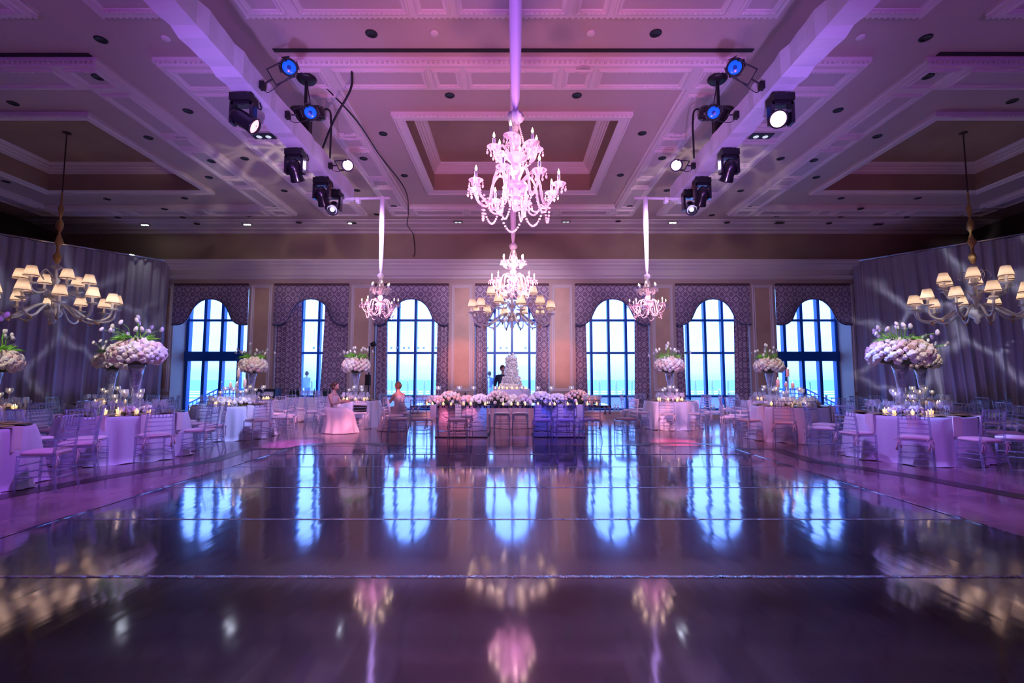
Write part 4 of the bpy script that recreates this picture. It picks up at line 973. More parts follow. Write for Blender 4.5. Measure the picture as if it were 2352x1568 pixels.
def shaded(label, loc, sc, top, gold=True, seed=1):
    t = thing('shaded_chandelier', label, 'chandelier', loc, seed * 0.21); t.scale = (1, 1, 1)
    s = sc
    MB().lathe([(0.0, -0.02), (0.03 * s, 0.0), (0.07 * s, 0.06 * s), (0.05 * s, 0.1 * s), (0.15 * s, 0.18 * s), (0.18 * s, 0.26 * s), (0.10 * s, 0.34 * s), (0.05 * s, 0.42 * s), (0.06 * s, 0.55 * s), (0.12 * s, 0.62 * s), (0.05 * s, 0.7 * s), (0.04 * s, 0.95 * s), (0.09 * s, 1.05 * s), (0.05 * s, 1.12 * s), (0.03 * s, 1.3 * s), (0.12 * s, 1.38 * s), (0.04 * s, 1.43 * s), (0.0, 1.5 * s)], 16).build('stem', 'murano', t, True)
    def one(a, R, ze, P, tier):
        m = MB().tube(smooth_path([(r * s * math.cos(a), r * s * math.sin(a), z * s) for r, z in P], 5), 0.024 * s, 6)
        for k in range(7):
            u = smooth_path([(r * s * math.cos(a), r * s * math.sin(a), z * s) for r, z in P], 5); p = u[min(len(u) - 1, 2 + k * 3)]
            m.ball((p[0], p[1], p[2]), 0.032 * s, 6, (1, 1, 0.7))
        m.build('arm', 'murano', t, True)
        ex, ey, ez = R * s * math.cos(a), R * s * math.sin(a), ze * s
        if tier == 0: MB().ball((0.72 * ex, 0.72 * ey, P[-3][1] * s - 0.045 * s), 0.028 * s, 8).build('amber_drop', 'amber', t, True)
        MB().lathe([(0.0, -0.03 * s), (0.03 * s, -0.02 * s), (0.13 * s, 0.02 * s), (0.12 * s, 0.03 * s), (0.03 * s, 0.01 * s), (0.025 * s, 0.16 * s), (0.02 * s, 0.2 * s), (0.0, 0.2 * s)], 12, (ex, ey, ez), wav=lambda i, th: 0.05 * math.sin(8 * th)).build('candle_cup', 'murano', t, True)
        sh = MB().lathe([(0.145 * s, 0.17 * s), (0.13 * s, 0.24 * s), (0.088 * s, 0.40 * s)], 20, (ex, ey, ez)).build('lamp_shade', 'shade', t, True)
        MB().lathe([(0.147 * s, 0.165 * s), (0.149 * s, 0.178 * s), (0.145 * s, 0.182 * s)], 20, (ex, ey, ez)).build('shade_trim', 'shadetrim', sh, True)
        MB().ball((ex, ey, ez + 0.235 * s), 0.026 * s, 8, (1, 1, 1.6)).build('bulb', 'shadeglow', t, True)
    for k in range(12):
        a = k * PI / 6 + 0.1; dz = 0.05 if k % 2 else 0.0
        one(a, 1.17, 0.38 + dz, [(0.08, 0.30), (0.22, 0.44), (0.42, 0.34), (0.68, 0.14), (0.92, 0.10), (1.12, 0.2), (1.17, 0.38 + dz)], 0)
    for k in range(6):
        a = k * PI / 3 + 0.35
        one(a, 0.62, 0.86, [(0.06, 0.62), (0.18, 0.78), (0.34, 0.70), (0.5, 0.68), (0.6, 0.74), (0.62, 0.86)], 1)
    for k in range(6):     # curled glass leaves
        a = k * PI / 3
        MB().tube(smooth_path([(0.04 * s * math.cos(a), 0.04 * s * math.sin(a), 1.1 * s), (0.2 * s * math.cos(a), 0.2 * s * math.sin(a), 1.28 * s), (0.3 * s * math.cos(a), 0.3 * s * math.sin(a), 1.15 * s), (0.24 * s * math.cos(a), 0.24 * s * math.sin(a), 1.06 * s)], 4), [0.012 * s] * 13, 5).build('glass_leaf', 'murano', t, True)
    z0 = 1.45 * s; zt = top - loc[2]
    MB().tube([(0, 0, z0), (0, 0, zt)], 0.014, 6).build('rod', 'bronze', t)
    MB().lathe([(0.0, zt - 0.03), (0.09, zt - 0.02), (0.09, zt), (0.0, zt)], 12).build('ceiling_rose', 'bronze', t)
    if gold:
        pr = [(0.02, z0 + 0.0)] + [((0.05 + 0.035 * math.sin(k * 1.9)) * (0.7 if k > 9 else 1), z0 + 0.06 + 0.12 * k) for k in range(14)] + [(0.015, z0 + 1.8)]
        MB().lathe(pr, 14, wav=lambda i, th: 0.18 * math.sin(3 * th + i * 1.2)).build('chain_cover', 'goldfabric', t, True)
    return t
shaded('large glass chandelier with pleated shades over the left tables', (-11.05, 11.55, 2.72), 1.0, ZC + 0.68, True, 1)
shaded('large glass chandelier with pleated shades over the right tables', (11.2, 11.55, 2.72), 1.0, ZC + 0.68, True, 2)
shaded('white glass chandelier with pale shades in the middle, below the pink crystal one', (0.0, 11.45, 2.58), 0.81, ZC + 0.68, False, 3)

# ------------------------------------------------------------------ trusses and stage lights
TZ0, TZ1 = 5.25, 5.57
for sx, side in ((-1, 'left'), (1, 'right')):
    t = thing('lighting_truss', 'long %s lighting truss wrapped in white stretch fabric under the ceiling' % side, 'truss')
    xa, xb = sorted((sx * 3.46, sx * 3.78)); m = MB(); vs = []; fs = []; n = 70; sec = [(xa, TZ0), (xb, TZ0), (xb, TZ1), (xa, TZ1)]
    for k in range(n + 1):
        y = -2 + 12.3 * k / n; g = 0.008 * math.sin(k * 1.7) + 0.006 * math.sin(k * 3.1)
        for j, (x, z) in enumerate(sec): vs.append((x + g * (1 if j in (1, 2) else -1), y, z + g * (-1 if j < 2 else 1)))
    for k in range(n):
        for j in range(4): a = k * 4 + j; b = k * 4 + (j + 1) % 4; fs.append((a, a + 4, b + 4, b))
    fs += [(0, 1, 2, 3), (n * 4 + 3, n * 4 + 2, n * 4 + 1, n * 4)]
    m.add(vs, fs).build('wrap', 'truss', t)
    MB().tube([(sx * 3.75, 10.1, 5.24), (sx * 2.62, 10.1, 5.26)], 0.028, 8).build('outrigger_pipe', 'truss', t)
    for x in (3.62, 3.30): MB().box(sx * x - 0.04, sx * x + 0.04, 10.05, 10.15, 5.15, 5.26).build('pipe_clamp', 'truss', t)
    # chain hoist
    t = thing('chain_hoist', 'black chain hoist hanging from a ceiling plate above the %s truss' % side, 'hoist', (sx * 3.62, 8.12, 0))
    MB().lathe([(0.0, ZC - 0.20), (0.14, ZC - 0.20), (0.17, ZC - 0.16), (0.17, ZC - 0.132), (0.0, ZC - 0.132)], 20).build('ceiling_plate', 'black', t, True)
    MB().tube([(0, 0, ZC - 0.16), (0, 0, 6.15)], 0.028).build('chain', 'black', t)
    MB().tube([(0, 0, ZC - 0.16), (sx * -0.06, 0.12, 6.1)], 0.008).tube([(0, 0, ZC - 0.16), (sx * 0.04, 0.05, 6.1)], 0.008).build('safety_cable', 'cable', t)
    mx = Matrix.Translation((sx * -0.05, 0, 6.02)) @ Matrix.Rotation(PI / 2, 4, 'Y')
    MB().lathe([(0.0, -0.30), (0.10, -0.29), (0.13, -0.24), (0.13, 0.22), (0.11, 0.28), (0.0, 0.29)], 16, mx=mx).build('motor', 'blackgloss', t, True)
    MB().box(-0.10, 0.10, -0.07, 0.07, 5.60, 5.95).build('chain_bag', 'black', t)
    MB().tube(smooth_path([(sx * -0.05, 0.1, 6.1), (sx * -0.36, 0.1, 6.15), (sx * -0.42, 0.1, 5.9), (sx * -0.40, 0.15, 5.6), (sx * -0.38, 0.2, 5.3)], 5), 0.017).build('power_cable', 'cable', t, True)
    # par cans
    for j, (Y, dx, dy, dz, lens, wd) in enumerate(((6.35, 0.42, -0.05, 0.20, 'blue', 'nearer blue lensed'), (7.1, 0.36, 0.05, 0.05, 'blue', 'farther blue lensed'), (8.85, 0.36, 0.0, 0.0, 'violet', 'bright violet lit'))):
        cx = sx * (3.46 - dx); cz = 5.42 + dz
        t = thing('par_can', '%s par lamp clamped to the inner face of the %s truss' % (wd, side), 'stage light', (cx, Y + dy, cz))
        aim = Vector((-cx * (0.5 if lens == 'blue' else 0.35), -5.5 if lens == 'blue' else -5.0, -2.6 if lens == 'blue' else -2.9)).normalized()
        q = aim.to_track_quat('Z', 'Y').to_matrix().to_4x4()
        body = 'spray' if lens == 'violet' else 'black'
        MB().lathe([(0.0, -0.20), (0.05, -0.20), (0.075, -0.15), (0.085, -0.05), (0.095, 0.05), (0.115, 0.07), (0.115, 0.10), (0.095, 0.10), (0.09, 0.06), (0.0, 0.055)], 16, mx=q).build('can', body, t, True)
        lz = MB().lathe([(0.0, 0.072), (0.06, 0.070), (0.088, 0.064), (0.088, 0.058)], 20, mx=q).build('lens', 'lampblue' if lens == 'blue' else 'lampviolet', t, True)
        if lens == 'blue': MB().lathe([(0.0, 0.076), (0.028, 0.075)], 16, mx=q).build('lens_centre', 'lampbluedark', lz, True)
        if lens == 'blue':
            bd = MB()
            for kk in range(4):
                th = kk * PI / 2 + 0.3; bd.box(-0.05, 0.05, 0.115, 0.125, 0.06, 0.12, mx=q @ Matrix.Rotation(th, 4, 'Z'))
            bd.build('gel_frame', 'black', t)
        base = Vector((sx * 3.45 - cx, -dy, -dz - 0.02))
        yk = MB(); e = 0.13; y1 = Vector((0, -e, 0.03)); y2 = Vector((0, e, -0.03)); mid = base * 0.6
        yk.tube([y1, y1 + Vector((mid.x, 0, mid.z)), y2 + Vector((mid.x, 0, mid.z)), y2], 0.010)
        yk.tube([mid, base], 0.012); yk.ball(y1, 0.02, 6); yk.ball(y2, 0.02, 6)
        yk.build('yoke', 'black', t)
        MB().box(base.x - 0.05, base.x + 0.05, base.y - 0.04, base.y + 0.04, base.z - 0.05, base.z + 0.05).build('clamp', 'black', t)
        MB().tube(smooth_path([base, base + Vector((-sx * 0.05, 0.06, -0.06)), mid + Vector((0, 0.08, -0.08)), Vector((0, 0.05, -0.06))], 4), 0.006, 4).build('lamp_cable', 'cable', t)
    # moving heads
    for j, (Y, kind, wd) in enumerate(((6.28, 'red', 'glowing pink red'), (7.85, 'off', 'unlit'), (9.0, 'off', 'unlit twin nearer'), (9.62, 'dot', 'violet glinting'))):
        cx = sx * 3.64
        t = thing('moving_head', '%s moving head under the %s truss, %s from the camera' % (wd, side, ORD[j]), 'stage light', (cx, Y, TZ0))
        MB().box(-0.14, 0.14, -0.11, 0.11, -0.15, -0.05).box(-0.05, 0.05, -0.04, 0.04, -0.05, 0.0).box(-0.12, -0.08, -0.03, 0.03, -0.06, 0.0).box(0.08, 0.12, -0.03, 0.03, -0.06, 0.0).build('base', 'black', t)
        m = MB()
        for a in (-1, 1): m.box(a * 0.135 - 0.022, a * 0.135 + 0.022, -0.06, 0.06, -0.44, -0.15)
        m.box(-0.135, 0.135, -0.06, 0.06, -0.19, -0.15); m.build('yoke', 'blackgloss', t)
        if kind == 'red': aim = Vector((-sx * 0.75, -0.85 if sx > 0 else 0.1, -0.45))
        elif kind == 'dot': aim = Vector((-sx * 0.15, -0.9, -0.65))
        else: aim = Vector((-sx * 0.1, 0.7, -1.0))
        q = Matrix.Translation((0, 0, -0.37)) @ aim.normalized().to_track_quat('Z', 'Y').to_matrix().to_4x4()
        hd = MB().lathe([(0.0, -0.17), (0.06, -0.165), (0.105, -0.10), (0.11, 0.0), (0.105, 0.10), (0.12, 0.17), (0.12, 0.19), (0.10, 0.19), (0.10, 0.16), (0.0, 0.155)], 18, mx=q).build('head', 'blackgloss', t, True)
        r_, mt = (0.098, 'lampred' if sx < 0 else 'lampredhot') if kind == 'red' else ((0.04, 'lampviolet') if kind == 'dot' else (0.06, 'mirrordark'))
        MB().lathe([(0.0, 0.175), (r_, 0.165), (r_, 0.15)], 20, mx=q).build('lens', mt, hd, True)
        MB().tube(smooth_path([(0.05, 0.1, -0.06), (0.13, 0.2, -0.12), (0.1, 0.22, 0.0)], 4), 0.009, 5).build('power_cable', 'cable', t)
# draped power cables along the ceiling
def cable(pts, r, label):
    o = MB().tube(smooth_path(pts, 6), r, 6).build('power_cable', 'cable', None, True); tag(o, label, 'cable')
cable([(-2.75, 7.9, ZC - 0.13), (-2.78, 7.95, 6.35), (-3.1, 8.1, 5.9), (-3.45, 8.5, 5.58)], 0.02, 'thick black cable dropping from the ceiling to the left truss')
cable([(-3.5, 8.1, ZC - 0.08), (-3.15, 9.4, ZC - 0.2), (-3.15, 11.2, ZC - 0.1), (-2.95, 13.0, ZC - 0.2), (-3.3, 15.0, ZC - 0.16), (-3.55, 16.0, ZC - 0.2), (-3.55, 16.9, ZC - 0.22), (-3.53, 17.1, 6.3), (-3.5, 17.1, 6.0), (-3.52, 16.98, 5.76)], 0.014, 'long black cable strung along the ceiling to the window wall')

# ------------------------------------------------------------------ ceiling fixtures
def disc(px, py, r=0.075, kind='dl'):
    p = on_z(px, py, ZC); d = 0.0
    for (y0, y1) in ((7.75, 15.4), (-1.0, 6.75)):          # on the dropped soffits
        for (x0, x1) in ((-15.3, -7.0), (-3.95, 3.95), (7.0, 15.3)):
            if x0 < p.x < x1 and y0 < p.y < y1 and not (x0 + 0.78 < p.x < x1 - 0.78 and y0 + 0.78 < p.y < y1 - 0.78): d = 0.135
        for (x0, x1) in ((-6.08, -4.7), (4.7, 6.08)):
            if x0 < p.x < x1 and y0 < p.y < y1: d = 0.135
    if p.y > 16.05: d = 0.07
    if d: p = on_z(px, py, ZC - d)
    if abs(p.x) > XW: return None
    return p
DL = [(232, 91), (225, 177), (30, 237), (432, 255), (341, 316), (486, 370), (480, 407), (853, 77), (1506, 76), (1033, 219), (1325, 219), (880, 307), (1475, 306), (929, 403), (1425, 402), (835, 364), (1521, 363),
      (2126, 87), (2131, 175), (2325, 232), (1925, 253), (2015, 313), (1869, 368), (1875, 407), (1793, 364), (1701, 438), (562, 364), (14, 417), (246, 457), (424, 455), (378, 480), (653, 438), (271, 499), (420, 499), (570, 496), (452, 514), (686, 511), (905, 474), (633, 476),
      (1720, 476), (820, 437), (1020, 491), (865, 492), (1333, 492), (1420, 508), (1785, 496), (1932, 455), (2108, 455), (1977, 479), (1635, 494), (1932, 497), (2083, 498), (1670, 511), (1904, 513), (1446, 474), (1532, 437)]
m = MB().lathe([(0.0, -0.006), (0.058, -0.006), (0.062, -0.010), (0.082, -0.008), (0.084, 0.0), (0.0, 0.0)], 18)
DLM = mesh_only(m, 'recessed_downlight', 'black')
for i, (px, py) in enumerate(DL):
    p = disc(px, py)
    if p is None: continue
    row = 'at the front of the room' if p.y < 8.6 else ('in the middle of the room' if p.y < 13 else 'towards the window wall')
    sidew = 'far left' if px < 400 else 'left' if px < 900 else 'centre' if px < 1450 else 'right' if px < 1950 else 'far right'
    solo('recessed_downlight', DLM, p, 'small round black downlight in the %s ceiling %s' % (sidew, row), 'ceiling light', 'black downlights, %s ceiling, %s' % (sidew, row), sc=1.15)
SD = mesh_only(MB().lathe([(0.0, -0.03), (0.05, -0.03), (0.07, -0.012), (0.075, 0), (0.0, 0)], 18), 'smoke_detector', 'trim')
for px, py, wd in ((998, 76, 'left of the middle sleeve'), (1357, 76, 'right of the middle sleeve'), (381, 88, 'left of the left truss'), (1977, 85, 'right of the right truss')):
    p = disc(px, py); solo('smoke_detector', SD, p, 'pale round detector on the front ceiling, %s' % wd, 'detector')
SPK = mesh_only(MB().lathe([(0.0, -0.010), (0.10, -0.010), (0.105, -0.016), (0.13, -0.012), (0.135, 0), (0.0, 0)], 24), 'ceiling_speaker', 'panel')
for px, py, wd in ((1338, 162, 'in a small panel right of the middle sleeve'), (420, 318, 'in the left bay'), (1554, 312, 'beside the right truss'), (1810, 411, 'in the right bay'), (803, 312, 'beside the left truss')):
    p = disc(px, py); solo('ceiling_speaker', SPK, p, 'round pale ceiling speaker grille %s' % wd, 'speaker')
for x0, x1, py, wd in ((628, 1730, 115, 'middle'), (-300, 207, 125, 'left'), (2155, 2700, 123, 'right')):
    a = on_z(x0, py, ZC); b = on_z(x1, py, ZC)
    m = MB().box(max(a.x, -16.4), min(b.x, 16.4), a.y - 0.04, a.y + 0.04, ZC - 0.014, ZC - 0.001)
    tag(m.build('air_slot', 'black'), 'long black slot diffuser across the %s of the front ceiling' % wd, 'vent')
def twin(px, py, mt, wd, w_=0.26, h_=0.12):
    p = disc(px, py)
    if p is None: return
    t = thing('twin_spotlight', wd, 'ceiling light', p)
    MB().box(-w_, w_, -h_, h_, -0.012, 0).build('housing', 'black', t)
    for s in (-1, 1):
        if mt == 'lampone' and s > 0: continue
        MB().lathe([(0.0, -0.022), (0.055, -0.020), (0.06, -0.012)], 14, (s * w_ * 0.42, 0, 0)).build('lens', {'lampone': 'lampwhite'}.get(mt, mt), t)
twin(606, 313, 'lampdim', 'black twin recessed spotlight in a panel left of the left truss', 0.24, 0.13)
twin(1747, 313, 'lampdim', 'black twin recessed spotlight in a panel right of the right truss', 0.24, 0.13)
for px, py, mt, wd in ((333, 516, 'lampwhite', 'lit twin spotlight by the window wall, leftmost'), (568, 515, 'lampwhite', 'lit twin spotlight by the window wall, second from the left'), (808, 512, 'lampone', 'single lit spotlight by the window wall left of the middle'), (1052, 510, 'lampdim', 'dim twin spotlight by the window wall just left of the middle sleeve'),
                       (1300, 509, 'lampdim', 'dim twin spotlight by the window wall just right of the middle sleeve'), (1545, 511, 'lampwhite', 'lit twin spotlight by the window wall on the right'), (1790, 512, 'black', 'unlit twin spotlight by the window wall on the right'), (2018, 515, 'black', 'unlit twin spotlight by the window wall on the far right')):
    twin(px, py, mt, wd, 0.15, 0.08)

# ------------------------------------------------------------------ people
def bake_skin(verts, edges, radii, level=2):
    me = bpy.data.meshes.new('b'); me.from_pydata(verts, edges, []); me.update()
    ob = bpy.data.objects.new('b', me); C.objects.link(ob)
    ob.modifiers.new('k', 'SKIN')
    sk = me.skin_vertices[0].data if me.skin_vertices else None
    if sk is None:
        bpy.context.view_layer.objects.active = ob; ob.select_set(True)
    for i, r in enumerate(radii):
        me.skin_vertices[0].data[i].radius = (r, r) if not isinstance(r, tuple) else r
    me.skin_vertices[0].data[0].use_root = True
    sb = ob.modifiers.new('s', 'SUBSURF'); sb.levels = level; sb.render_levels = level
    dg = bpy.context.evaluated_depsgraph_get(); dg.update()
    ev = ob.evaluated_get(dg); m2 = ev.to_mesh()
    V = [tuple(v.co) for v in m2.vertices]; Fc = [tuple(p.vertices) for p in m2.polygons]
    ev.to_mesh_clear(); bpy.data.objects.remove(ob)
    return V, Fc
def make_body(J, name='body', mt='skin'):
    "J: joints dict; builds torso, limbs, fingers and a head with a face"
    V = []; E = []; R = []
    def v(p, r, par=None):
        V.append(tuple(p)); R.append(r)
        if par is not None: E.append((par, len(V) - 1))
        return len(V) - 1
    pel = v(J['pelvis'], 0.13); wa = v(Vector(J['pelvis']).lerp(Vector(J['chest']), 0.5), 0.105, pel); ch = v(J['chest'], 0.125, wa)
    nb = v(J['neck'], 0.05, ch); nt_ = v(Vector(J['neck']).lerp(Vector(J['head']), 0.55), 0.047, nb)
    for s in ('l', 'r'):
        sh = v(J['sh' + s], 0.052, ch); el = v(J['el' + s], 0.036, sh); wr = v(J['wr' + s], 0.025, el)
        d = (Vector(J['wr' + s]) - Vector(J['el' + s])).normalized(); side = d.cross(Vector((0.3, 0.9, 0.2))).normalized()
        pm = v(Vector(J['wr' + s]) + d * 0.06, 0.026, wr)
        for k, (o, l) in enumerate(((-0.027, 0.075), (-0.009, 0.088), (0.009, 0.082), (0.027, 0.066))):
            q = Vector(J['wr' + s]) + d * 0.095 + side * o; a = v(q, 0.010, pm); v(q + d * l * 0.9 + Vector((0, 0, -0.02)), 0.008, a)
        v(Vector(J['wr' + s]) + d * 0.075 - side * 0.058, 0.010, wr)
        hp = v(J['hip' + s], 0.095, pel); kn = v(J['kn' + s], 0.06, hp); an = v(J['an' + s], 0.038, kn); v(J['toe' + s], 0.035, an)
    vs, fs = bake_skin(V, E, R)
    m = MB().add(vs, fs)
    hd = Vector(J['head']); face = Vector(J.get('face', (0, -1, 0))).normalized()
    up = Vector((0, 0, 1)); rt = face.cross(up).normalized(); up = rt.cross(face).normalized()
    mx = Matrix((rt.to_4d(), face.to_4d(), up.to_4d(), (0, 0, 0, 1))).transposed()
    for i in range(3): mx[3][i] = 0
    mx = Matrix.Translation(hd) @ mx.to_3x3().to_4x4()
    hv_ = []; hf = []; n = 16; mm = 12
    for i in range(mm + 1):
        ph = PI * i / mm
        for k in range(n):
            th = 2 * PI * k / n; x = 0.078 * math.sin(ph) * math.cos(th); y = 0.095 * math.sin(ph) * math.sin(th); z = 0.118 * math.cos(ph)
            if z < -0.02: x *= 1 + (z + 0.02) * 3.2; y *= 1 + (z + 0.02) * 1.4
            if y > 0.05 and abs(x) < 0.03 and -0.04 < z < 0.02: y += 0.016
            if y > 0.05 and 0.01 < abs(x) < 0.05 and 0.0 < z < 0.035: y -= 0.008
            hv_.append((x, y, z))
    for i in range(mm):
        for k in range(n): a0 = i * n + k; a1 = i * n + (k + 1) % n; hf.append((a0 + n, a1 + n, a1, a0))
    m.add(hv_, hf, mx)
    m.ball((0, 0.103, -0.018), 0.014, 6, (0.8, 1, 1.3), mx)
    for s in (-1, 1): m.ball((s * 0.078, -0.005, -0.005), 0.022, 6, (0.35, 0.7, 1.2), mx)
    m.ball((0, 0.083, -0.058), 0.018, 6, (1.2, 0.5, 0.35), mx)
    return m, mx
def seated_woman(loc, rz, label, hair, hairstyle):
    # local: faces +Y
    t = thing('person', label, 'person', loc, rz)
    J = dict(pelvis=(0, 0, 0.56), chest=(0, 0.06, 0.88), neck=(0, 0.08, 1.04), head=(0, 0.11, 1.19), face=(0, 1, -0.25),
             shl=(-0.165, 0.06, 0.98), shr=(0.165, 0.06, 0.98), ell=(-0.22, 0.17, 0.75), elr=(0.22, 0.17, 0.75), wrl=(-0.12, 0.38, 0.80), wrr=(0.12, 0.38, 0.80),
             hipl=(-0.1, 0.05, 0.54), hipr=(0.1, 0.05, 0.54), knl=(-0.12, 0.44, 0.52), knr=(0.12, 0.44, 0.52), anl=(-0.12, 0.42, 0.09), anr=(0.12, 0.42, 0.09), toel=(-0.12, 0.54, 0.04), toer=(0.12, 0.54, 0.04))
    b, mx = make_body(J); body = b.build('body', 'skin', t, True)
    MB().ball((0, -0.018, 0.022), 1, 14, (0.089, 0.098, 0.118), mx).ball((0, -0.10, 0.0), 0.05, 10, (1, 1, 1), mx).build('hair', hair, t, True)
    for s in (-1, 1): MB().ball((s * 0.03, 0.085, 0.018), 0.008, 6, (1, 0.5, 0.6), mx).build('eye', 'black', body, True)
    # bodice
    g = MB(); vs = []; n = 28
    secs = [(0, -0.0, 0.50, 0.19, 0.16), (0, 0.01, 0.62, 0.165, 0.135), (0, 0.03, 0.74, 0.145, 0.12), (0, 0.055, 0.86, 0.165, 0.14), (0, 0.06, 0.95, 0.155, 0.13)]
    for cx, cy, z, a, bb in secs:
        for k in range(n): th = 2 * PI * k / n; vs.append((cx + a * math.cos(th), cy + bb * math.sin(th), z))
    fs = []
    for i in range(len(secs) - 1):
        for k in range(n): a0 = i * n + k; a1 = i * n + (k + 1) % n; fs.append((a0, a1, a1 + n, a0 + n))
    # skirt: over the lap and down to the floor
    o = len(vs); secs2 = [(0, 0.0, 0.66, 0.175, 0.145), (0, 0.14, 0.64, 0.24, 0.30), (0, 0.22, 0.56, 0.27, 0.38), (0, 0.26, 0.40, 0.29, 0.40), (0, 0.28, 0.2, 0.32, 0.42), (0, 0.30, 0.012, 0.37, 0.47)]
    for j, (cx, cy, z, a, bb) in enumerate(secs2):
        for k in range(n * 2):
            th = 2 * PI * k / (n * 2); w_ = 1 + 0.05 * max(0, j - 1) / 3 * math.sin(11 * th + j * 0.3); vs.append((cx + a * w_ * math.cos(th), cy + bb * w_ * math.sin(th), z))
    for i in range(len(secs2) - 1):
        for k in range(n * 2): a0 = o + i * n * 2 + k; a1 = o + i * n * 2 + (k + 1) % (n * 2); fs.append((a0 + n * 2, a1 + n * 2, a1, a0))
    g.add(vs, fs).build('gown', 'gown', t, True)
    for s in (-1, 1): MB().tube([(s * 0.09, 0.16, 0.94), (s * 0.10, 0.10, 1.035), (s * 0.09, -0.04, 0.95)], 0.01, 5).build('shoulder_strap', 'gown', t)
    return t
seated_woman((*PEOPLE[0][0], 0), PEOPLE[0][1], 'person with brown hair in a long blush gown, seated bending towards the left small table', 'hair', 0)
put_chair(*PEOPLE[0][0], PEOPLE[0][1], 'clear acrylic chair under the brown haired seated person')
put_chair(*PEOPLE[1][0], PEOPLE[1][1], 'clear acrylic chair under the bare shouldered seated person')
seated_woman((*PEOPLE[1][0], 0), PEOPLE[1][1], 'person in a long blush gown with bare shoulders, seated sideways by the third window', 'hairblond', 1)
# the man behind the cake
t = thing('person', 'person in dark clothes standing behind the cake with one arm raised', 'person', (-0.30, 15.6, 0), 0)
J = dict(pelvis=(0, 0, 0.98), chest=(0, 0, 1.36), neck=(0, 0, 1.55), head=(0, -0.02, 1.72), face=(0.5, -1, 0), shl=(-0.19, 0, 1.47), shr=(0.19, 0, 1.47), ell=(-0.25, -0.03, 1.18), elr=(0.26, -0.05, 1.74), wrl=(-0.2, -0.2, 0.98), wrr=(0.22, -0.1, 2.02),
         hipl=(-0.11, 0, 0.94), hipr=(0.11, 0, 0.94), knl=(-0.13, -0.02, 0.5), knr=(0.13, -0.02, 0.5), anl=(-0.14, 0.02, 0.08), anr=(0.14, 0.02, 0.08), toel=(-0.16, -0.14, 0.04), toer=(0.16, -0.14, 0.04))
b, mx = make_body(J); body = b.build('body', 'skin', t, True)
MB().ball((0, -0.012, 0.022), 1, 14, (0.086, 0.10, 0.112), mx).build('hair', 'hair', t, True)
V = []; E = []; R = []
for key, r in (('pelvis', 0.155), ('chest', 0.155), ('neck', 0.055)): V.append(J[key]); R.append(r)
E += [(0, 1), (1, 2)]
for s in 'lr':
    a = len(V); V += [J['sh' + s], J['el' + s], tuple(Vector(J['wr' + s]).lerp(Vector(J['el' + s]), 0.08))]; R += [0.068, 0.052, 0.038]; E += [(1, a), (a, a + 1), (a + 1, a + 2)]
vs, fs = bake_skin(V, E, R); MB().add(vs, fs).build('jacket', 'suit', t, True)
V = [J['pelvis']]; E = []; R = [0.14]
for s in 'lr':
    a = len(V); V += [J['hip' + s], J['kn' + s], J['an' + s]]; R += [0.11, 0.08, 0.065]; E += [(0, a), (a, a + 1), (a + 1, a + 2)]
vs, fs = bake_skin(V, E, R); MB().add(vs, fs).build('trousers', 'suit', t, True)
for s in 'lr':
    p = J['toe' + s]; MB().ball((p[0], p[1] + 0.07, 0.045), 1, 10, (0.055, 0.15, 0.044)).build('shoe', 'black', t, True)

def standing(loc, rz, label, top, cloth):
    t = thing('person', label, 'person', loc, rz)
    J = dict(pelvis=(0, 0, 0.98), chest=(0, 0, 1.36), neck=(0, 0, 1.52), head=(0, 0.02, 1.66), face=(0, 1, 0), shl=(-0.18, 0, 1.44), shr=(0.18, 0, 1.44), ell=(-0.24, 0.03, 1.16), elr=(0.24, 0.05, 1.16), wrl=(-0.2, 0.16, 0.98), wrr=(0.18, 0.2, 1.0),
             hipl=(-0.1, 0, 0.94), hipr=(0.1, 0, 0.94), knl=(-0.12, 0.02, 0.5), knr=(0.12, 0.02, 0.5), anl=(-0.12, 0, 0.08), anr=(0.12, 0, 0.08), toel=(-0.14, 0.14, 0.04), toer=(0.14, 0.14, 0.04))
    b, mx = make_body(J); b.build('body', 'skin', t, True)
    MB().ball((0, -0.012, 0.022), 1, 14, (0.086, 0.10, 0.112), mx).build('hair', 'hair', t, True)
    V = [J['pelvis'], J['chest'], J['neck']]; E = [(0, 1), (1, 2)]; R = [0.155, 0.155, 0.055]
    for s in 'lr':
        a = len(V); V += [J['sh' + s], J['el' + s], tuple(Vector(J['wr' + s]).lerp(Vector(J['el' + s]), 0.08))]; R += [0.068, 0.052, 0.038]; E += [(1, a), (a, a + 1), (a + 1, a + 2)]
    vs, fs = bake_skin(V, E, R); MB().add(vs, fs).build('shirt', top, t, True)
    V = [J['pelvis']]; E = []; R = [0.14]
    for s in 'lr':
        a = len(V); V += [J['hip' + s], J['kn' + s], J['an' + s]]; R += [0.11, 0.08, 0.065]; E += [(0, a), (a, a + 1), (a + 1, a + 2)]
    vs, fs = bake_skin(V, E, R); MB().add(vs, fs).build('trousers', cloth, t, True)
pale = mat('pale_shirt', (0.30, 0.42, 0.55), 0.8); greyb = mat('slate_trousers', (0.15, 0.22, 0.32), 0.8)
standing((-9.15, 21.6, -0.03), 0.4, 'person in pale clothes on the terrace beyond the second window', pale, greyb)
standing((-1.02, 21.9, -0.03), -0.5, 'person in blue clothes on the terrace beyond the middle window', greyb, pale)

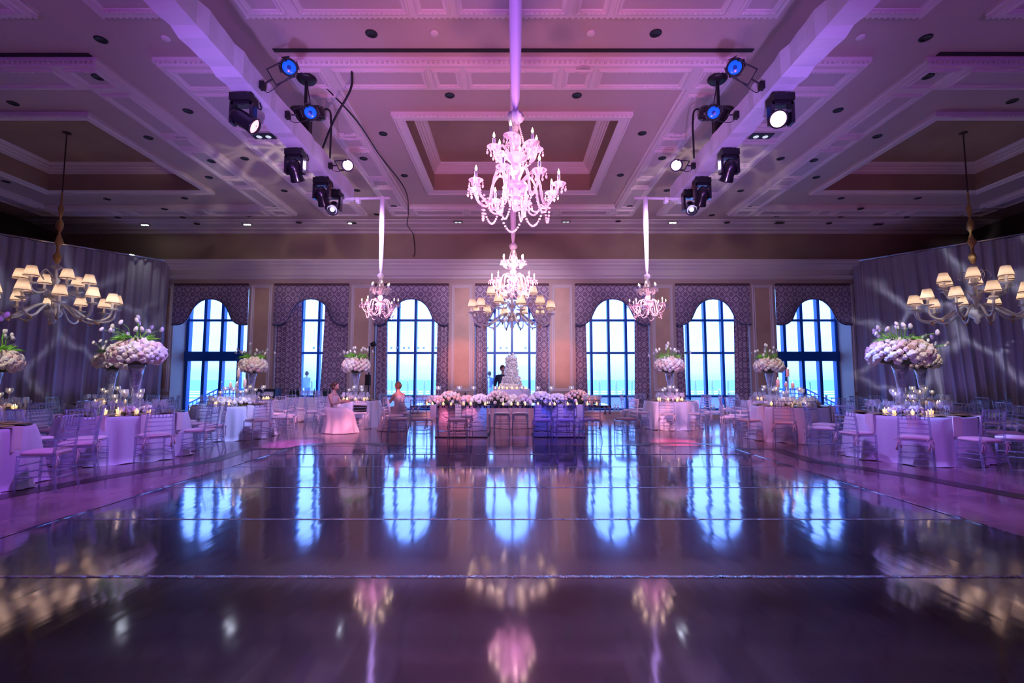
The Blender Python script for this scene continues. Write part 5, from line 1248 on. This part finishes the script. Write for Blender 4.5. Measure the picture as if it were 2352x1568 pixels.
# ------------------------------------------------------------------ light
W = bpy.data.worlds.new('World'); S.world = W; W.use_nodes = True; nt = W.node_tree; N = nt.nodes.new; L = nt.links.new
bg = nt.nodes['Background']; tc = N('ShaderNodeTexCoord'); sp = N('ShaderNodeSeparateXYZ'); L(tc.outputs['Generated'], sp.inputs[0])
cr = N('ShaderNodeValToRGB'); e = cr.color_ramp.elements
e[0].position = 0.0; e[0].color = (0.50, 0.93, 1.0, 1); e[1].position = 0.22; e[1].color = (1.0, 1.0, 1.0, 1)
x_ = cr.color_ramp.elements.new(0.08); x_.color = (0.80, 0.99, 1.0, 1)
mp = N('ShaderNodeMapping'); mp.inputs['Scale'].default_value = (1.2, 1.2, 14); L(tc.outputs['Generated'], mp.inputs['Vector'])
nz = N('ShaderNodeTexNoise'); nz.inputs['Scale'].default_value = 1.4; nz.inputs['Detail'].default_value = 4; L(mp.outputs[0], nz.inputs['Vector'])
ma = N('ShaderNodeMath'); ma.operation = 'MULTIPLY_ADD'; ma.inputs[1].default_value = 0.35; L(nz.outputs['Fac'], ma.inputs[0]); 
sb = N('ShaderNodeMath'); sb.operation = 'SUBTRACT'; sb.inputs[1].default_value = 0.16; L(sp.outputs['Z'], sb.inputs[0]); L(sb.outputs[0], ma.inputs[2])
L(ma.outputs[0], cr.inputs['Fac'])
tn_ = N('ShaderNodeMix'); tn_.data_type = 'RGBA'; tn_.blend_type = 'MULTIPLY'; tn_.inputs[0].default_value = 1; tn_.inputs[7].default_value = (0.46, 0.92, 2.5, 1)
L(cr.outputs['Color'], tn_.inputs[6]); L(tn_.outputs[2], bg.inputs['Color']); bg.inputs['Strength'].default_value = 2.6

def light(kind, loc, col, power, aim=None, size=0.1, spot=60, blend=0.6, name='stage_lamp'):
    l = bpy.data.lights.new(name, kind); l.color = col; l.energy = power
    if kind == 'SPOT': l.spot_size = math.radians(spot); l.spot_blend = blend; l.shadow_soft_size = size
    elif kind == 'POINT': l.shadow_soft_size = size
    elif kind == 'AREA': l.shape = 'RECTANGLE'; l.size = size[0]; l.size_y = size[1]
    o = bpy.data.objects.new(name, l); C.objects.link(o); o.location = loc
    if aim is not None: o.rotation_euler = (Vector(aim) - Vector(loc)).to_track_quat('-Z', 'Y').to_euler()
    return o
for x in XS:
    o = light('AREA', (x, YG + 0.25, 2.5), (1, 1, 1), 1, (x, 0, 2.5), (2.6, 4.6), name='window_portal'); o.data.cycles.is_portal = True
VIO = (0.42, 0.12, 1.0); BLU = (0.22, 0.16, 1.0); MAG = (0.85, 0.14, 0.75); PNK = (1.0, 0.22, 0.42); WARM = (1.0, 0.62, 0.36)
# violet uplighters standing behind the camera
for x in (-7, -2.5, 2.5, 7): light('SPOT', (x, -3.0, 0.4), (0.40, 0.10, 1.0) if abs(x) > 3 else (0.62, 0.14, 1.0), 620 if abs(x) > 3 else 760, (x * 0.95, 5.0, 6.8), 0.2, 66, 1.0, 'violet_uplight')
for sx in (-1, 1): light('SPOT', (sx * 0.9, 0.6, 0.3), (0.42, 0.24, 1.0), 1700, (sx * 3.62, 7.4, 5.4), 0.12, 30, 0.9, 'truss_wash')
light('SPOT', (0, 1.0, 0.3), (0.16, 0.12, 1.0), 620, (0.0, 4.3, 5.6), 0.12, 24, 0.9, 'sleeve_wash')
# rosy glow on the middle of the ceiling
light('SPOT', (0, 2.0, 0.3), (1.0, 0.34, 0.58), 1250, (0.0, 9.8, 6.8), 0.15, 62, 1.0, 'rose_uplight')
# beams of the moving heads
HOT = (1.0, 0.37, 0.56)
for sx in (-1, 1):
    light('SPOT', (sx * 3.1, 6.2, 4.7), HOT, 8000, (0.0, 4.0, 2.95), 0.08, 13, 0.5, 'pink_beam')
    light('SPOT', (sx * 3.0, 5.6, 4.6), HOT, 6500, (0.0, 8.35, 3.05), 0.08, 13, 0.5, 'pink_beam')
    light('SPOT', (sx * 3.0, 6.2, 4.6), HOT, 4300, (sx * 2.82, 10.1, 2.8), 0.08, 10, 0.5, 'pink_beam')
light('SPOT', (3.0, 6.1, 4.6), (1.0, 0.06, 0.24), 9000, (3.6, 10.75, 0.0), 0.08, 10, 0.8, 'red_beam')
light('SPOT', (-3.0, 6.1, 4.6), (0.75, 0.12, 1.0), 5200, (-4.7, 10.5, 0.0), 0.08, 12, 0.9, 'magenta_beam')
light('SPOT', (3.0, 6.1, 4.6), (1.0, 0.22, 0.45), 380, (5.6, 10.6, 0.5), 0.08, 14, 0.8, 'red_beam')
light('SPOT', (-1.0, 4.0, 4.9), (1.0, 0.26, 0.20), 2400, (-1.8, YW, 2.0), 0.08, 8, 0.6, 'coral_gobo')
light('SPOT', (1.0, 4.0, 4.9), (1.0, 0.26, 0.20), 1800, (1.8, YW, 2.0), 0.08, 8, 0.6, 'coral_gobo')
light('SPOT', (4.5, 8.0, 2.0), (1.0, 0.08, 0.2), 110, (11.0, 14.8, 6.8), 0.08, 26, 1.0, 'red_beam')
for sx in (-1, 1):
    light('SPOT', (sx * 4.0, 8.8, 4.6), (0.36, 0.26, 1.0), 560, (sx * 7.2, 8.6, 0.4), 0.09, 56, 1.0, 'violet_wash')
    light('SPOT', (sx * 4.0, 5.0, 4.9), (0.44, 0.13, 1.0), 520, (sx * 6.0, 6.4, 0.0), 0.09, 66, 1.0, 'violet_wash')
    light('SPOT', (sx * 4.0, 9.8, 4.6), (0.50, 0.34, 1.0), 560, (sx * 5.8, 13.0, 0.3), 0.09, 56, 1.0, 'lavender_wash')
    light('SPOT', (sx * 2.6, 9.8, 4.6), (0.62, 0.40, 1.0), 420, (sx * 0.7, 13.0, 0.7), 0.09, 50, 1.0, 'lavender_wash')
    light('SPOT', (sx * 3.0, 9.0, 4.5), (0.72, 0.48, 1.0), 620, (sx * 4.5, YW, 3.2), 0.2, 84, 1.0, 'wall_wash')
light('SPOT', (0.6, 9.0, 5.0), (0.03, 0.03, 1.0), 900, (0.95, 11.5, 0.3), 0.09, 26, 0.9, 'blue_wash')
light('SPOT', (-0.6, 9.0, 5.0), (0.75, 0.3, 1.0), 400, (-1.5, 11.8, 0.8), 0.09, 30, 0.9, 'lavender_wash')
light('SPOT', (0, 9.4, 4.6), (0.88, 0.62, 0.92), 1500, (0, YW, 3.2), 0.2, 50, 1.0, 'wall_wash')
# pin spots on the flowers
for nm, tx, ty, r, nc, ph in TABLES:
    if nm in ('far right edge', 'nearest left'): continue
    light('SPOT', (tx * 0.82, ty - 3.2, 6.5), (1.0, 0.86, 0.74), 760 if r > 0.85 else 520, (tx, ty, 1.75 if 'middle' not in nm else 0.85), 0.04, 12 if 'middle' not in nm else 10, 0.5, 'pin_spot')
light('SPOT', (0.3, 9.5, 6.5), (1.0, 0.88, 0.80), 620, (0, 14.4, 1.6), 0.04, 12, 0.5, 'pin_spot')
for x in (-1.4, 0.0, 1.4): light('SPOT', (x, 8.6, 6.5), (1.0, 0.80, 0.72), 520, (x, 12.1, 0.9), 0.04, 15, 0.6, 'pin_spot')
light('SPOT', (4.0, 9.0, 4.6), (0.20, 0.32, 1.0), 1300, (7.5, 8.2, 0.3), 0.05, 16, 0.5, 'blue_wash')
light('SPOT', (-4.0, 9.4, 4.6), (0.30, 0.40, 1.0), 900, (-6.7, 11.2, 0.3), 0.05, 16, 0.5, 'blue_wash')
# coloured spots added behind the camera to tint the mirrored pedestals
for x, col, p in ((-6.0, (0.1, 0.2, 1), 320), (-4.4, (1, 0.25, 0.6), 420), (-3.0, (0.95, 0.35, 0.8), 380), (-1.8, (0.12, 0.2, 1), 520), (0.2, (0.5, 0.3, 1), 300), (1.8, (0.06, 0.08, 1), 560), (3.2, (0.2, 0.12, 1), 520), (4.6, (0.3, 0.2, 1), 420), (7, (0.4, 0.15, 1), 320), (-8, (0.4, 0.15, 1), 320)):
    light('SPOT', (x, -8.0, 0.15), col, p * 0.6, (x, -9.0, 1.4), 0.06, 80, 1.0, 'pedestal_fill')
# unseen violet spots added low down to tint the corner drapes
for sx in (-1, 1):
    for s_ in (0.8, 2.6, 4.4):
        q = Vector((sx * 12.32, 17.2)) + Vector((sx * 0.629, -0.777)) * s_ + Vector((-sx * 0.777, -0.629)) * 1.0
        light('SPOT', (q.x, q.y, 0.12), (0.34, 0.24, 1.0), 26, (q.x + sx * 0.9, q.y + 0.7, 3.4), 0.05, 80, 1.0, 'drape_fill')
# recessed spots by the window wall
for px, py in ((333, 516), (568, 515), (808, 512), (1545, 511)):
    p = on_z(px, py, ZC - 0.12); light('SPOT', (p.x, p.y, p.z), (0.9, 0.97, 1.0), 40, (p.x, p.y + 0.6, 0), 0.05, 50, 0.8, 'recessed_spot')

def gobo(loc, aim, col, power, spot, scale, thick=0.09):
    "spotlight with a rippled-water gobo"
    o = light('SPOT', loc, (1, 1, 1), power, aim, 0.02, spot, 0.7, 'water_gobo'); l = o.data; l.use_nodes = True
    nt = l.node_tree; N = nt.nodes.new; L = nt.links.new; em = nt.nodes['Emission']
    tc = N('ShaderNodeTexCoord'); mp = N('ShaderNodeMapping'); mp.inputs['Scale'].default_value = (scale, scale, scale); L(tc.outputs['Normal'], mp.inputs['Vector'])
    nz = N('ShaderNodeTexNoise'); nz.inputs['Scale'].default_value = 1.2; L(mp.outputs[0], nz.inputs['Vector'])
    ad = N('ShaderNodeMixRGB'); ad.blend_type = 'ADD'; ad.inputs[0].default_value = 0.6; L(mp.outputs[0], ad.inputs[1]); L(nz.outputs['Color'], ad.inputs[2])
    vo = N('ShaderNodeTexVoronoi'); vo.feature = 'DISTANCE_TO_EDGE'; vo.inputs['Scale'].default_value = 1; L(ad.outputs[0], vo.inputs['Vector'])
    mr = N('ShaderNodeMapRange'); mr.inputs['From Min'].default_value = 0.0; mr.inputs['From Max'].default_value = thick * 2; mr.inputs['To Min'].default_value = 1.0; mr.inputs['To Max'].default_value = 0.06; L(vo.outputs['Distance'], mr.inputs['Value'])
    pw = N('ShaderNodeMath'); pw.operation = 'POWER'; pw.inputs[1].default_value = 1.6; L(mr.outputs[0], pw.inputs[0])
    em.inputs['Color'].default_value = (*col, 1); L(pw.outputs[0], em.inputs['Strength'])
    return o
gobo((4.1, 9.9, 4.5), (14.4, 14.4, 2.4), (0.75, 0.80, 1.0), 1900, 44, 6, 0.045)
gobo((-4.1, 9.9, 4.5), (-14.4, 14.4, 2.0), (0.70, 0.78, 1.0), 900, 44, 6, 0.05)
gobo((-4.2, 9.2, 4.5), (-6.2, 13.4, 6.8), (1.0, 0.85, 0.75), 260, 70, 7, 0.14)
gobo((4.2, 9.2, 4.5), (5.2, 13.4, 6.8), (1.0, 0.85, 0.75), 200, 70, 7, 0.14)

# ------------------------------------------------------------------ camera and view
cam = bpy.data.cameras.new('camera'); cam.sensor_width = 36; cam.lens = F / 2352 * 36; cam.clip_start = 0.05; cam.clip_end = 20000
co = bpy.data.objects.new('camera', cam); C.objects.link(co); co.location = (0, 0, H); co.rotation_euler = (PI / 2 + PITCH, 0, 0)
S.camera = co
S.view_settings.view_transform = 'Standard'; S.view_settings.look = 'None'; S.view_settings.gamma = 1; S.view_settings.use_curve_mapping = False
S.view_settings.exposure = 0.28
